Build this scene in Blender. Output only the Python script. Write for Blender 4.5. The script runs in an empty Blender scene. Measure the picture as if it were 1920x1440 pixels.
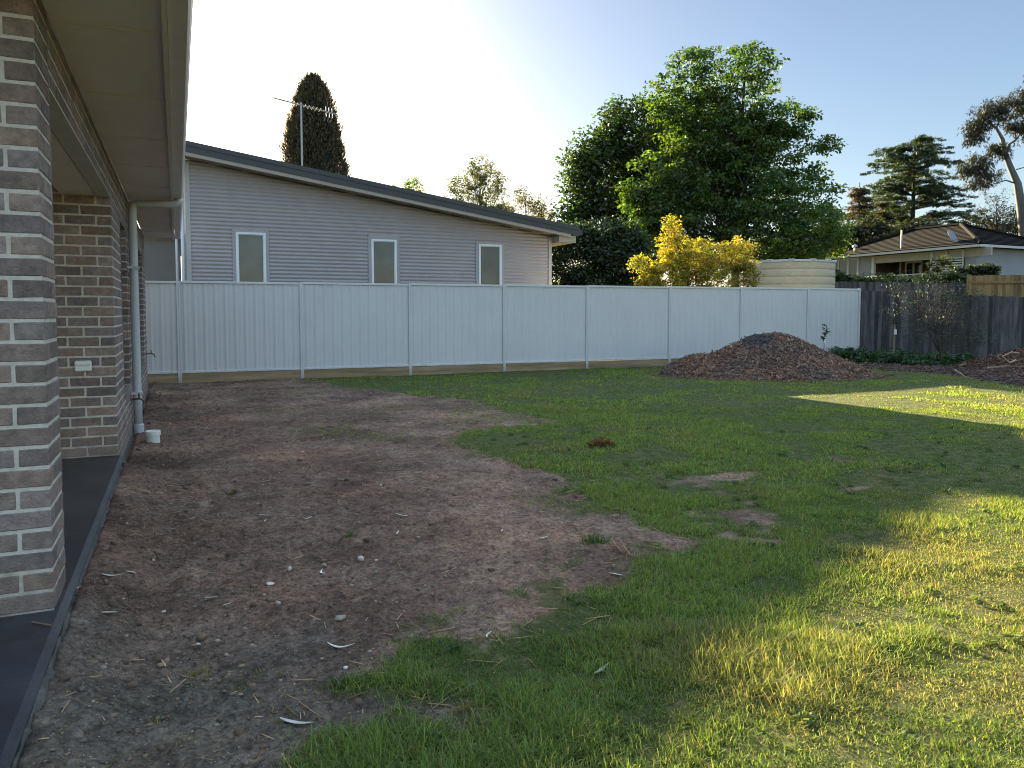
import bpy, math, random
import numpy as np
from mathutils import Vector

S = bpy.context.scene
COL = S.collection
rad = math.radians

# ------------------------------------------------------------------ camera
EYE = np.array([0.0, 0.0, 1.40])
FPX, YAW, PITCH, CY = 1402.4, 24.10, 3.25, 666.5          # focal length in photo pixels, heading, tilt
cam = bpy.data.cameras.new("camera"); camo = bpy.data.objects.new("camera", cam); COL.objects.link(camo)
camo.location = EYE
camo.rotation_euler = (rad(90 - PITCH), 0, rad(-YAW))
cam.sensor_width = 36; cam.lens = FPX / 1920 * 36
cam.shift_y = (CY - 720) / 1920
cam.clip_start = 0.05; cam.clip_end = 3000
S.camera = camo

# ------------------------------------------------------------------ sky, sun, exposure
SUN_EL, SUN_AZ = 17.3, 1.6                                  # degrees; azimuth clockwise from +Y
w = bpy.data.worlds.new("World"); S.world = w; w.use_nodes = True
wn, wl = w.node_tree.nodes, w.node_tree.links
wn.clear()
sky = wn.new("ShaderNodeTexSky"); sky.sky_type = 'NISHITA'; sky.sun_disc = False
sky.sun_elevation = rad(SUN_EL); sky.sun_rotation = rad(SUN_AZ)
sky.air_density = 1.0; sky.dust_density = 0.9; sky.ozone_density = 2.0; sky.altitude = 200
bg = wn.new("ShaderNodeBackground"); bg.inputs["Strength"].default_value = 0.12
wo = wn.new("ShaderNodeOutputWorld")
# sky multiplier added to light shaded ground: boosted overhead, dimmed low, most towards sun
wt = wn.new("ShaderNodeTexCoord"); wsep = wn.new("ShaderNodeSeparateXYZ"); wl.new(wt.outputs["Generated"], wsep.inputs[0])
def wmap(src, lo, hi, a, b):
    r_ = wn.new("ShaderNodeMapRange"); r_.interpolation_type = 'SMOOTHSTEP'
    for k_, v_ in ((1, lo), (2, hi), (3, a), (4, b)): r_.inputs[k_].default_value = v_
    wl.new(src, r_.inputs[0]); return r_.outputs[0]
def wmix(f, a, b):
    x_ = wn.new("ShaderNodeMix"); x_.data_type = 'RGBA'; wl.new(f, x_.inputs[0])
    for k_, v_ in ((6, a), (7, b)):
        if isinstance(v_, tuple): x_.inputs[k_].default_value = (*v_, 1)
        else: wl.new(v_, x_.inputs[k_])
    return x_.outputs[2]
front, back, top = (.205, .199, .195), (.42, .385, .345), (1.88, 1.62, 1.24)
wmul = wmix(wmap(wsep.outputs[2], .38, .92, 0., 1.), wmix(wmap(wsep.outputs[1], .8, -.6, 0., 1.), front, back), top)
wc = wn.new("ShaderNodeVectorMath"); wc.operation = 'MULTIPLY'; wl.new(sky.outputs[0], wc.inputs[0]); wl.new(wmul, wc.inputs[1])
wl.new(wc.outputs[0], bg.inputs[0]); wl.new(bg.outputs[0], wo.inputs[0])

sl = bpy.data.lights.new("sun", 'SUN'); so = bpy.data.objects.new("sun", sl); COL.objects.link(so)
sl.energy = 5.0; sl.angle = rad(0.55); sl.color = (1.0, 0.83, 0.50)
sd = Vector((math.sin(rad(SUN_AZ)) * math.cos(rad(SUN_EL)), math.cos(rad(SUN_AZ)) * math.cos(rad(SUN_EL)), math.sin(rad(SUN_EL))))
so.rotation_euler = sd.to_track_quat('Z', 'Y').to_euler()

S.view_settings.view_transform = 'Standard'; S.view_settings.look = 'None'
S.view_settings.exposure = 2.72; S.view_settings.gamma = 1.0
S.render.engine = 'CYCLES'
cy = S.cycles
cy.max_bounces = 7; cy.diffuse_bounces = 4; cy.glossy_bounces = 3; cy.transmission_bounces = 4; cy.transparent_max_bounces = 8
cy.caustics_reflective = False; cy.caustics_refractive = False
cy.use_denoising = True; cy.sample_clamp_indirect = 6
try: cy.denoiser = 'OPENIMAGEDENOISE'
except Exception: pass
try: cy.denoising_prefilter = 'FAST'
except Exception: pass
cy.filter_width = 1.05

# ------------------------------------------------------------------ maths helpers
random.seed(7); RNG = np.random.default_rng(11)
_y, _q = rad(YAW), rad(PITCH)
CF = np.array([math.sin(_y) * math.cos(_q), math.cos(_y) * math.cos(_q), -math.sin(_q)])
CR = np.array([math.cos(_y), -math.sin(_y), 0.0]); CU = np.cross(CR, CF)
HF = np.array([math.sin(_y), math.cos(_y), 0.0])           # horizontal heading
UP = np.array([0, 0, 1.0])
def ray(x, y): return CF + CR * (x - 960) / FPX + CU * (CY - y) / FPX
def W(x, y, d): return EYE + ray(x, y) * d                  # point at depth d
def WY(x, y, Y): r = ray(x, y); return EYE + r * (Y / r[1])
def WX(x, y, X): r = ray(x, y); return EYE + r * (X / r[0])
def G(x, y, z=0.0): r = ray(x, y); return EYE + r * ((z - EYE[2]) / r[2])

_T = np.random.default_rng(5).random((256, 256))
def vnoise(x, y):
    xi = np.floor(x).astype(int); yi = np.floor(y).astype(int)
    fx = x - xi; fy = y - yi
    fx = fx * fx * (3 - 2 * fx); fy = fy * fy * (3 - 2 * fy)
    a = _T[xi & 255, yi & 255]; b = _T[(xi + 1) & 255, yi & 255]
    c = _T[xi & 255, (yi + 1) & 255]; d = _T[(xi + 1) & 255, (yi + 1) & 255]
    return (a * (1 - fx) + b * fx) * (1 - fy) + (c * (1 - fx) + d * fx) * fy
def fbm(x, y, s, o=3, k=0.0):
    x = np.asarray(x, float) / s + 17.3 * k; y = np.asarray(y, float) / s + 9.1 * k
    t = 0; a = 1; n = 0
    for i in range(o):
        t = t + a * vnoise(x, y); n += a; a *= .5; x = x * 2.03 + 5.2; y = y * 2.03 + 1.7
    return t / n - .5
def sstep(a, b, x):
    t = np.clip((x - a) / (b - a), 0, 1); return t * t * (3 - 2 * t)

# ------------------------------------------------------------------ mesh helpers
def np_mesh(name, V, F, mat=None, parent=None, col=None, smooth=False, mi=None, mats=None):
    """V (n,3); F list of (m,k) index arrays; col (n,3) optional point colours called tint."""
    V = np.asarray(V, np.float32)
    me = bpy.data.meshes.new(name); me.vertices.add(len(V)); me.vertices.foreach_set("co", V.ravel())
    F = [np.asarray(f, np.int32) for f in F if len(f)]
    lv = np.concatenate([f.ravel() for f in F]); tot = np.concatenate([np.full(len(f), f.shape[1], np.int32) for f in F])
    st = np.concatenate([[0], np.cumsum(tot)[:-1]]).astype(np.int32)
    me.loops.add(len(lv)); me.loops.foreach_set("vertex_index", lv)
    me.polygons.add(len(tot)); me.polygons.foreach_set("loop_start", st); me.polygons.foreach_set("loop_total", tot)
    if smooth: me.polygons.foreach_set("use_smooth", np.ones(len(tot), bool))
    if mi is not None: me.polygons.foreach_set("material_index", np.asarray(mi, np.int32))
    me.update(calc_edges=True)
    if col is not None:
        a = me.color_attributes.new("tint", 'FLOAT_COLOR', 'POINT')
        c = np.ones((len(V), 4), np.float32); c[:, :3] = col; a.data.foreach_set("color", c.ravel())
    for m in (mats or ([mat] if mat else [])): me.materials.append(m)
    o = bpy.data.objects.new(name, me); COL.objects.link(o)
    if parent: o.parent = parent; o.matrix_parent_inverse = parent.matrix_world.inverted()
    return o

class MB:
    """Collects boxes, prisms and tubes and links them as one mesh (world coordinates)."""
    def __init__(s): s.v = []; s.f = []; s.c = []; s.m = []; s.n = 0; s.tint = (1, 1, 1); s.mat = 0
    def add(s, V, F, tint=None):
        V = np.asarray(V, float); s.v.append(V); s.c.append(np.tile(tint if tint is not None else s.tint, (len(V), 1)))
        for f in F: s.f.append([i + s.n for i in f]); s.m.append(s.mat)
        s.n += len(V); return s
    def box(s, lo, hi, ax=None, bev=0.0, tint=None, org=(0, 0, 0)):
        """Box lo..hi in the frame ax (rows) at org, optionally chamfered."""
        lo = np.array(lo, float); hi = np.array(hi, float); A = np.eye(3) if ax is None else np.array(ax, float)
        if bev <= 0:
            V = np.array([[x, y, z] for x in (lo[0], hi[0]) for y in (lo[1], hi[1]) for z in (lo[2], hi[2])])
            F = [(0, 1, 3, 2), (4, 6, 7, 5), (0, 4, 5, 1), (2, 3, 7, 6), (0, 2, 6, 4), (1, 5, 7, 3)]
        else:
            bev = min(bev, (hi - lo).min() * .45)
            c = (lo + hi) / 2; h = (hi - lo) / 2; V = []; idx = {}
            for sx in (-1, 1):
                for sy in (-1, 1):
                    for sz in (-1, 1):
                        sg = np.array([sx, sy, sz])
                        for a in range(3):
                            p = c + sg * (h - bev); p[a] = c[a] + sg[a] * h[a]
                            idx[(sx, sy, sz, a)] = len(V); V.append(p)
            V = np.array(V); F = []
            for a in range(3):
                b, d = (a + 1) % 3, (a + 2) % 3
                for sg in (-1, 1):
                    q = []
                    for (i, j) in ((-1, -1), (1, -1), (1, 1), (-1, 1)):
                        k = [0, 0, 0]; k[a] = sg; k[b] = i; k[d] = j; q.append(idx[(*k, a)])
                    F.append(q if sg > 0 else q[::-1])
            for a in range(3):                                  # edges along axis a
                b, d = (a + 1) % 3, (a + 2) % 3
                for i in (-1, 1):
                    for j in (-1, 1):
                        k0 = [0, 0, 0]; k0[b] = i; k0[d] = j; k1 = k0[:]; k0[a] = -1; k1[a] = 1
                        q = [idx[(*k0, b)], idx[(*k1, b)], idx[(*k1, d)], idx[(*k0, d)]]
                        F.append(q if i * j < 0 else q[::-1])
            for sx in (-1, 1):
                for sy in (-1, 1):
                    for sz in (-1, 1):
                        q = [idx[(sx, sy, sz, 0)], idx[(sx, sy, sz, 1)], idx[(sx, sy, sz, 2)]]
                        F.append(q if sx * sy * sz > 0 else q[::-1])
        return s.add(V @ A + np.array(org), F, tint)
    def tube(s, pts, r, n=8, caps=True, tint=None):
        P = np.array(pts, float); R = np.full(len(P), r, float) if np.isscalar(r) else np.array(r, float)
        V = []; up = None
        for i in range(len(P)):
            t = P[min(i + 1, len(P) - 1)] - P[max(i - 1, 0)]; t /= (np.linalg.norm(t) + 1e-9)
            if up is None: up = np.array([0, 0, 1.]) if abs(t[2]) < .9 else np.array([1., 0, 0])
            a = np.cross(t, up); a /= (np.linalg.norm(a) + 1e-9); b = np.cross(a, t); up = b
            for k in range(n):
                an = 2 * math.pi * k / n; V.append(P[i] + R[i] * (a * math.cos(an) + b * math.sin(an)))
        F = [(i * n + k, i * n + (k + 1) % n, (i + 1) * n + (k + 1) % n, (i + 1) * n + k) for i in range(len(P) - 1) for k in range(n)]
        if caps: F += [tuple(range(n))[::-1], tuple((len(P) - 1) * n + k for k in range(n))]
        return s.add(V, F, tint)
    def lathe(s, c, prof, n=24, tint=None, cap=True):
        V = [(c[0] + r * math.cos(2 * math.pi * k / n), c[1] + r * math.sin(2 * math.pi * k / n), c[2] + z) for r, z in prof for k in range(n)]
        F = [(i * n + k, i * n + (k + 1) % n, (i + 1) * n + (k + 1) % n, (i + 1) * n + k) for i in range(len(prof) - 1) for k in range(n)]
        if cap: F += [tuple(range(n))[::-1], tuple((len(prof) - 1) * n + k for k in range(n))]
        return s.add(V, F, tint)
    def prism(s, poly, off, tint=None):
        """Closed solid: polygon (list of 3-D points) swept by off."""
        P = np.array(poly, float); n = len(P); V = np.vstack([P, P + np.array(off)])
        F = [tuple(range(n))[::-1], tuple(range(n, 2 * n))] + [(i, (i + 1) % n, n + (i + 1) % n, n + i) for i in range(n)]
        return s.add(V, F, tint)
    def build(s, name, mat, parent=None, smooth=False):
        me = bpy.data.meshes.new(name); V = np.vstack(s.v)
        me.from_pydata(V.tolist(), [], s.f); me.update()
        a = me.color_attributes.new("tint", 'FLOAT_COLOR', 'POINT'); c = np.ones((len(V), 4), np.float32); c[:, :3] = np.vstack(s.c)
        a.data.foreach_set("color", c.ravel())
        for m in (mat if isinstance(mat, (list, tuple)) else [mat]): me.materials.append(m)
        me.polygons.foreach_set("material_index", np.array(s.m, np.int32))
        if smooth: me.polygons.foreach_set("use_smooth", np.ones(len(s.f), bool)); 
        o = bpy.data.objects.new(name, me); COL.objects.link(o)
        if parent: o.parent = parent; o.matrix_parent_inverse = parent.matrix_world.inverted()
        return o

def tag(o, label=None, cat=None, group=None, kind=None):
    if label: o['label'] = label
    if cat: o['category'] = cat
    if group: o['group'] = group
    if kind: o['kind'] = kind
    return o
def thing(name, label, cat, loc=(0, 0, 0), group=None):
    o = bpy.data.objects.new(name, None); COL.objects.link(o); o.location = loc; o.empty_display_size = .2
    bpy.context.view_layer.update()
    return tag(o, label, cat, group)

# ------------------------------------------------------------------ materials
def mat(name, col, rough=.7, var=.15, scale=4., bump=0., bscale=30., spec=.4, tint=False, metal=0., stretch=None, col2=None, thr=(.4, .62), tscale=None):
    m = bpy.data.materials.new(name); m.use_nodes = True; n, l = m.node_tree.nodes, m.node_tree.links
    p = n["Principled BSDF"]; p.inputs["Roughness"].default_value = rough; p.inputs["Specular IOR Level"].default_value = spec; p.inputs["Metallic"].default_value = metal
    tc = n.new("ShaderNodeTexCoord"); mp = n.new("ShaderNodeMapping"); l.new(tc.outputs["Object"], mp.inputs[0])
    if stretch: mp.inputs["Scale"].default_value = stretch
    nz = n.new("ShaderNodeTexNoise"); nz.inputs["Scale"].default_value = scale; nz.inputs["Detail"].default_value = 6; nz.inputs["Roughness"].default_value = .6
    l.new(mp.outputs[0], nz.inputs[0])
    r = n.new("ShaderNodeMapRange"); r.inputs[1].default_value = .3; r.inputs[2].default_value = .7; r.inputs[3].default_value = 1 - var; r.inputs[4].default_value = 1 + var
    l.new(nz.outputs[0], r.inputs[0])
    src = None
    if col2:
        nz2 = n.new("ShaderNodeTexNoise"); nz2.inputs["Scale"].default_value = tscale or scale * .35; nz2.inputs["Detail"].default_value = 5; l.new(mp.outputs[0], nz2.inputs[0])
        cr = n.new("ShaderNodeValToRGB"); cr.color_ramp.elements[0].position, cr.color_ramp.elements[1].position = thr
        cr.color_ramp.elements[0].color = (*col, 1); cr.color_ramp.elements[1].color = (*col2, 1); l.new(nz2.outputs[0], cr.inputs[0]); src = cr.outputs[0]
    mx = n.new("ShaderNodeMix"); mx.data_type = 'RGBA'; mx.blend_type = 'MULTIPLY'; mx.inputs[0].default_value = 1
    if src: l.new(src, mx.inputs[6])
    else: mx.inputs[6].default_value = (*col, 1)
    l.new(r.outputs[0], mx.inputs[7]); out = mx.outputs[2]
    if tint:
        at = n.new("ShaderNodeAttribute"); at.attribute_name = "tint"
        m2 = n.new("ShaderNodeMix"); m2.data_type = 'RGBA'; m2.blend_type = 'MULTIPLY'; m2.inputs[0].default_value = 1
        l.new(out, m2.inputs[6]); l.new(at.outputs[0], m2.inputs[7]); out = m2.outputs[2]
    l.new(out, p.inputs["Base Color"])
    if bump > 0:
        nb = n.new("ShaderNodeTexNoise"); nb.inputs["Scale"].default_value = bscale; nb.inputs["Detail"].default_value = 5; l.new(mp.outputs[0], nb.inputs[0])
        b = n.new("ShaderNodeBump"); b.inputs["Strength"].default_value = bump; b.inputs["Distance"].default_value = .01; l.new(nb.outputs[0], b.inputs["Height"]); l.new(b.outputs[0], p.inputs["Normal"])
    return m
def leafmat(name, trans=.4, gain=(1, 1, 1), rough=.45, gloss=.06):
    """Leaf: diffuse + light coming through; colour from the per-leaf tint."""
    m = bpy.data.materials.new(name); m.use_nodes = True; n, l = m.node_tree.nodes, m.node_tree.links; n.clear()
    at = n.new("ShaderNodeAttribute"); at.attribute_name = "tint"
    d = n.new("ShaderNodeBsdfDiffuse"); t = n.new("ShaderNodeBsdfTranslucent"); g = n.new("ShaderNodeBsdfGlossy"); g.inputs["Roughness"].default_value = rough
    g.inputs["Color"].default_value = (.8, .85, .8, 1)
    mul = n.new("ShaderNodeMix"); mul.data_type = 'RGBA'; mul.blend_type = 'MULTIPLY'; mul.inputs[0].default_value = 1; mul.inputs[7].default_value = (*gain, 1)
    l.new(at.outputs[0], mul.inputs[6]); l.new(at.outputs[0], d.inputs[0]); l.new(mul.outputs[2], t.inputs[0])
    a = n.new("ShaderNodeMixShader"); a.inputs[0].default_value = trans; l.new(d.outputs[0], a.inputs[1]); l.new(t.outputs[0], a.inputs[2])
    b = n.new("ShaderNodeMixShader"); b.inputs[0].default_value = gloss; l.new(a.outputs[0], b.inputs[1]); l.new(g.outputs[0], b.inputs[2])
    o = n.new("ShaderNodeOutputMaterial"); l.new(b.outputs[0], o.inputs[0]); return m
def glass(name, col=(.03, .035, .04), rough=.04):
    m = mat(name, col, rough, .05, 2, spec=.8); return m

M = dict(
    brick=mat("brick", (.215, .165, .146), .8, .30, 26, .8, 130, tint=True, col2=(.285, .208, .182), tscale=5),
    mortar=mat("mortar", (.58, .52, .455), .9, .14, 40, .5, 220),
    slab=mat("coated_concrete", (.022, .022, .030), .36, .45, 5, .15, 60, spec=.35, col2=(.050, .046, .046), thr=(.42, .75)),
    slabside=mat("rough_concrete", (.09, .082, .074), .9, .4, 14, .9, 60),
    soffit=mat("soffit_sheet", (.84, .775, .735), .8, .05, 2),
    fascia=mat("painted_fascia", (.78, .72, .68), .5, .05, 3),
    gutter=mat("gutter_steel", (.72, .66, .62), .4, .06, 3, spec=.5),
    pipe=mat("grey_pipe", (.50, .50, .51), .45, .1, 6, spec=.5),
    pvc=mat("white_plastic", (.74, .73, .69), .4, .08, 5, spec=.5),
    brass=mat("tarnished_brass", (.16, .08, .05), .45, .2, 20, metal=.6),
    steel=mat("lintel_steel", (.55, .54, .5), .5, .1, 8),
    dark=mat("dark_frame", (.035, .035, .038), .4, .1, 5),
    glass=glass("window_glass"),
    fence=mat("fence_steel", (.55, .525, .525), .42, .04, 1.3, spec=.5),
    fpost=mat("fence_post_steel", (.565, .55, .55), .4, .04, 1.3, spec=.5),
    sleeper=mat("treated_pine", (.25, .165, .09), .8, .3, 3, .4, 40, stretch=(.4, 1, 6), col2=(.33, .23, .135)),
    clad=mat("weatherboard", (.37, .325, .322), .6, .05, 2),
    trim=mat("house_trim", (.42, .39, .37), .6, .05, 2),
    wframe=mat("white_window_frame", (.72, .72, .74), .4, .03, 3, spec=.5),
    pane=mat("frosted_pane", (.030, .036, .038), .07, .5, 1.6, spec=.45, col2=(.065, .07, .07), tscale=1.1),
    roof=mat("dark_roof_steel", (.030, .029, .034), .45, .12, 2, spec=.5),
    cream=mat("cream_bargeboard", (.34, .285, .23), .6, .06, 2),
    galv=mat("galvanised", (.35, .34, .33), .4, .1, 5, metal=.6),
    garage=mat("rendered_wall", (.27, .235, .21), .9, .12, 1.2, .2, 40),
    paling=mat("weathered_paling", (.090, .080, .078), .9, .45, 5, .5, 50, stretch=(3, 3, .35), tint=True, col2=(.052, .047, .047)),
    tan=mat("new_paling", (.30, .19, .075), .85, .3, 4, .3, 40, stretch=(3, 3, .4), tint=True, col2=(.24, .15, .06)),
    tank=mat("tank_steel", (.40, .35, .25), .5, .08, 2, spec=.4),
    tile=mat("roof_tile", (.011, .0078, .0068), .85, .35, 8, .3, 30, tint=True, spec=.08),
    farwall=mat("far_render", (.26, .26, .29), .8, .06, 1),
    farwhite=mat("far_white", (.48, .48, .48), .6, .05, 2),
    farbeam=mat("far_beam", (.34, .31, .27), .7, .1, 2),
    fardark=mat("verandah_back", (.06, .038, .03), .8, .3, 1.5),
    bark=mat("bark", (.055, .043, .034), .95, .4, 6, .8, 20, stretch=(1, 1, .3)),
    gumbark=mat("gum_bark", (.12, .118, .12), .8, .35, 2, .3, 12, stretch=(1, 1, .25), col2=(.10, .08, .07)),
    core=mat("light_block_core", (.014, .02, .011), 1., .4, 3),
    chips=mat("bark_chips", (.135, .078, .052), .95, .35, 14, .9, 60, tint=True, col2=(.105, .070, .056), tscale=1.2),
    leaf=leafmat("tree_leaf", .5, (1.8, 1.7, .6)),
    dull=leafmat("dull_leaf", .18, (1.2, 1.2, .8), .5, .03),
    grass=leafmat("grass_blade", .52, (1.65, 1.5, .75), .5, .012),
    stone=mat("stone", (.42, .38, .34), .9, .25, 20, .4, 80, tint=True),
    litter=mat("dry_leaf", (.50, .46, .41), .7, .2, 12, .2, 60, tint=True),
    twig=mat("twig", (.25, .18, .12), .9, .3, 20, .4, 60, tint=True),
    dish=mat("dish_grey", (.20, .21, .24), .4, .1, 4),
)

def splash(m, zhi, col):
    n, l = m.node_tree.nodes, m.node_tree.links; p = n["Principled BSDF"]; old = p.inputs["Base Color"].links[0].from_socket
    tc = n.new("ShaderNodeTexCoord"); sp = n.new("ShaderNodeSeparateXYZ"); l.new(tc.outputs["Object"], sp.inputs[0]); nz = n.new("ShaderNodeTexNoise"); nz.inputs["Scale"].default_value = 7; nz.inputs["Detail"].default_value = 8; nz.inputs["Roughness"].default_value = .75; l.new(tc.outputs["Object"], nz.inputs[0])
    a = n.new("ShaderNodeMapRange"); a.inputs[1].default_value = zhi; a.inputs[2].default_value = 0; a.inputs[3].default_value = -.30; a.inputs[4].default_value = .35; l.new(sp.outputs[2], a.inputs[0])
    s_ = n.new("ShaderNodeMath"); s_.operation = 'ADD'; l.new(a.outputs[0], s_.inputs[0]); l.new(nz.outputs[0], s_.inputs[1])
    b = n.new("ShaderNodeMapRange"); b.inputs[1].default_value = .50; b.inputs[2].default_value = .80; b.inputs[3].default_value = 0; b.inputs[4].default_value = .75; l.new(s_.outputs[0], b.inputs[0])
    x = n.new("ShaderNodeMix"); x.data_type = 'RGBA'; l.new(b.outputs[0], x.inputs[0]); l.new(old, x.inputs[6]); x.inputs[7].default_value = (*col, 1); l.new(x.outputs[2], p.inputs["Base Color"])
for k_ in ("fence", "fpost"): splash(M[k_], .42, (.33, .29, .25))
for k_ in ("brick", "mortar"): splash(M[k_], .75, (.20, .145, .11))

# ------------------------------------------------------------------ ground
DIRT_PX = [(520, 1500), (560, 1440), (600, 1385), (760, 1350), (880, 1380), (905, 1335), (800, 1300), (640, 1290), (745, 1245), (775, 1200), (900, 1195),
           (1000, 1165), (1060, 1120), (1190, 1098), (1165, 1055), (1300, 1042), (1325, 1015), (1200, 975), (1110, 940), (1060, 895), (960, 865),
           (870, 842), (850, 815), (930, 797), (1040, 790), (960, 768), (880, 748), (760, 738), (640, 728), (600, 716), (565, 708)]
POLY = np.array([G(*p)[:2] for p in DIRT_PX] + [(2.2, 17.5), (-3, 17.5), (-3, -1.0), (-.2, .9)])
def sdist(x, y):
    """Signed distance to the bare-dirt outline, positive on grass."""
    x = np.asarray(x, float); y = np.asarray(y, float); dm = np.full(x.shape, 1e9); ins = np.zeros(x.shape, bool)
    for i in range(len(POLY)):
        a = POLY[i]; b = POLY[(i + 1) % len(POLY)]; e = b - a
        t = np.clip(((x - a[0]) * e[0] + (y - a[1]) * e[1]) / (e @ e), 0, 1)
        dm = np.minimum(dm, np.hypot(x - a[0] - t * e[0], y - a[1] - t * e[1]))
        c = (a[1] > y) != (b[1] > y)
        with np.errstate(divide='ignore', invalid='ignore'):
            ins ^= c & (x < (b[0] - a[0]) * (y - a[1]) / (b[1] - a[1] if b[1] != a[1] else 1e-9) + a[0])
    return np.where(ins, -dm, dm)
FENCE_Y = 16.34
def gh(x, y):
    x = np.asarray(x, float); y = np.asarray(y, float)
    d = x * HF[0] + y * HF[1]; r = x * CR[0] + y * CR[1]
    h = 1.9 * sstep(23, 38, d) * sstep(4, 12, r) + 4.0 * sstep(45, 140, d) * sstep(-5, 25, r)
    near = 1 - sstep(14, 22, np.hypot(x, y))
    sd_ = sdist(x, y) if x.size < 3e6 else 1
    dirt = 1 - sstep(-.15, .25, sd_)
    h = h + near * (.05 * fbm(x, y, 1.7, 2, 1) + .018 * fbm(x, y, .35, 2, 2))
    h = h + near * dirt * (.075 * np.maximum(0, fbm(x, y, .13, 3, 3)) + .026 * fbm(x, y, .045, 2, 4))
    h = h + .105 * sstep(.40, .02, x + .452) * (x > -.46) * sstep(7.4, 7.0, y) * near + .03 * sstep(.3, 0, x + .45) * (x > -.46) * (y >= 7.0) * near
    return h
def cover(x, y):
    """How much lawn grows at a point, 0..1."""
    s = sdist(x, y); d = x * HF[0] + y * HF[1]
    j = .18 * fbm(x, y, .5, 3, 6) + .10 * fbm(x, y, .14, 2, 7)
    c = sstep(-.08, .14, s + 1.15 * j * np.clip(d / 4, .6, 2.2))
    bare = fbm(x, y, .42, 3, 8) + .45 * fbm(x, y, 1.6, 2, 9)
    c = c * (1 - .88 * sstep(.235, .33, bare) * (1 - .75 * sstep(8, 10.5, d))) * np.clip(.95 + 1.7 * fbm(x, y, .17, 3, 14), .25 + .4 * sstep(7, 10, d), 1)
    c = np.maximum(c, .30 * sstep(-.75, -.05, s) * sstep(.08, .2, fbm(x, y, .22, 3, 15)))
    thin = .16 * sstep(.05, .2, fbm(x, y, .7, 2, 10)) * (y > 8) * (x > 1.0)
    return np.maximum(c, thin * (s < 0))
def axis(lo, hi, f0, f1, fine, mid, m0, m1):
    a = [f0]; 
    while a[-1] < f1: a.append(a[-1] + fine)
    while a[-1] < m1: a.append(a[-1] + mid)
    st = mid
    while a[-1] < hi: st *= 1.35; a.append(a[-1] + st)
    b = [f0]
    while b[-1] > m0: b.append(b[-1] - mid)
    st = mid
    while b[-1] > lo: st *= 1.35; b.append(b[-1] - st)
    return np.array(b[1:][::-1] + a)
gx = axis(-1500, 1500, -.48, 3.6, .018, .09, -1.2, 22); gy = axis(-1500, 1500, 1.0, 6.2, .018, .09, -1.0, 18)
GX, GY = np.meshgrid(gx, gy); nx, ny = len(gx), len(gy)
GZ = gh(GX.ravel(), GY.ravel())
idx = np.arange(nx * ny).reshape(ny, nx)
quads = np.stack([idx[:-1, :-1], idx[:-1, 1:], idx[1:, 1:], idx[1:, :-1]], -1).reshape(-1, 4)
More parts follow.
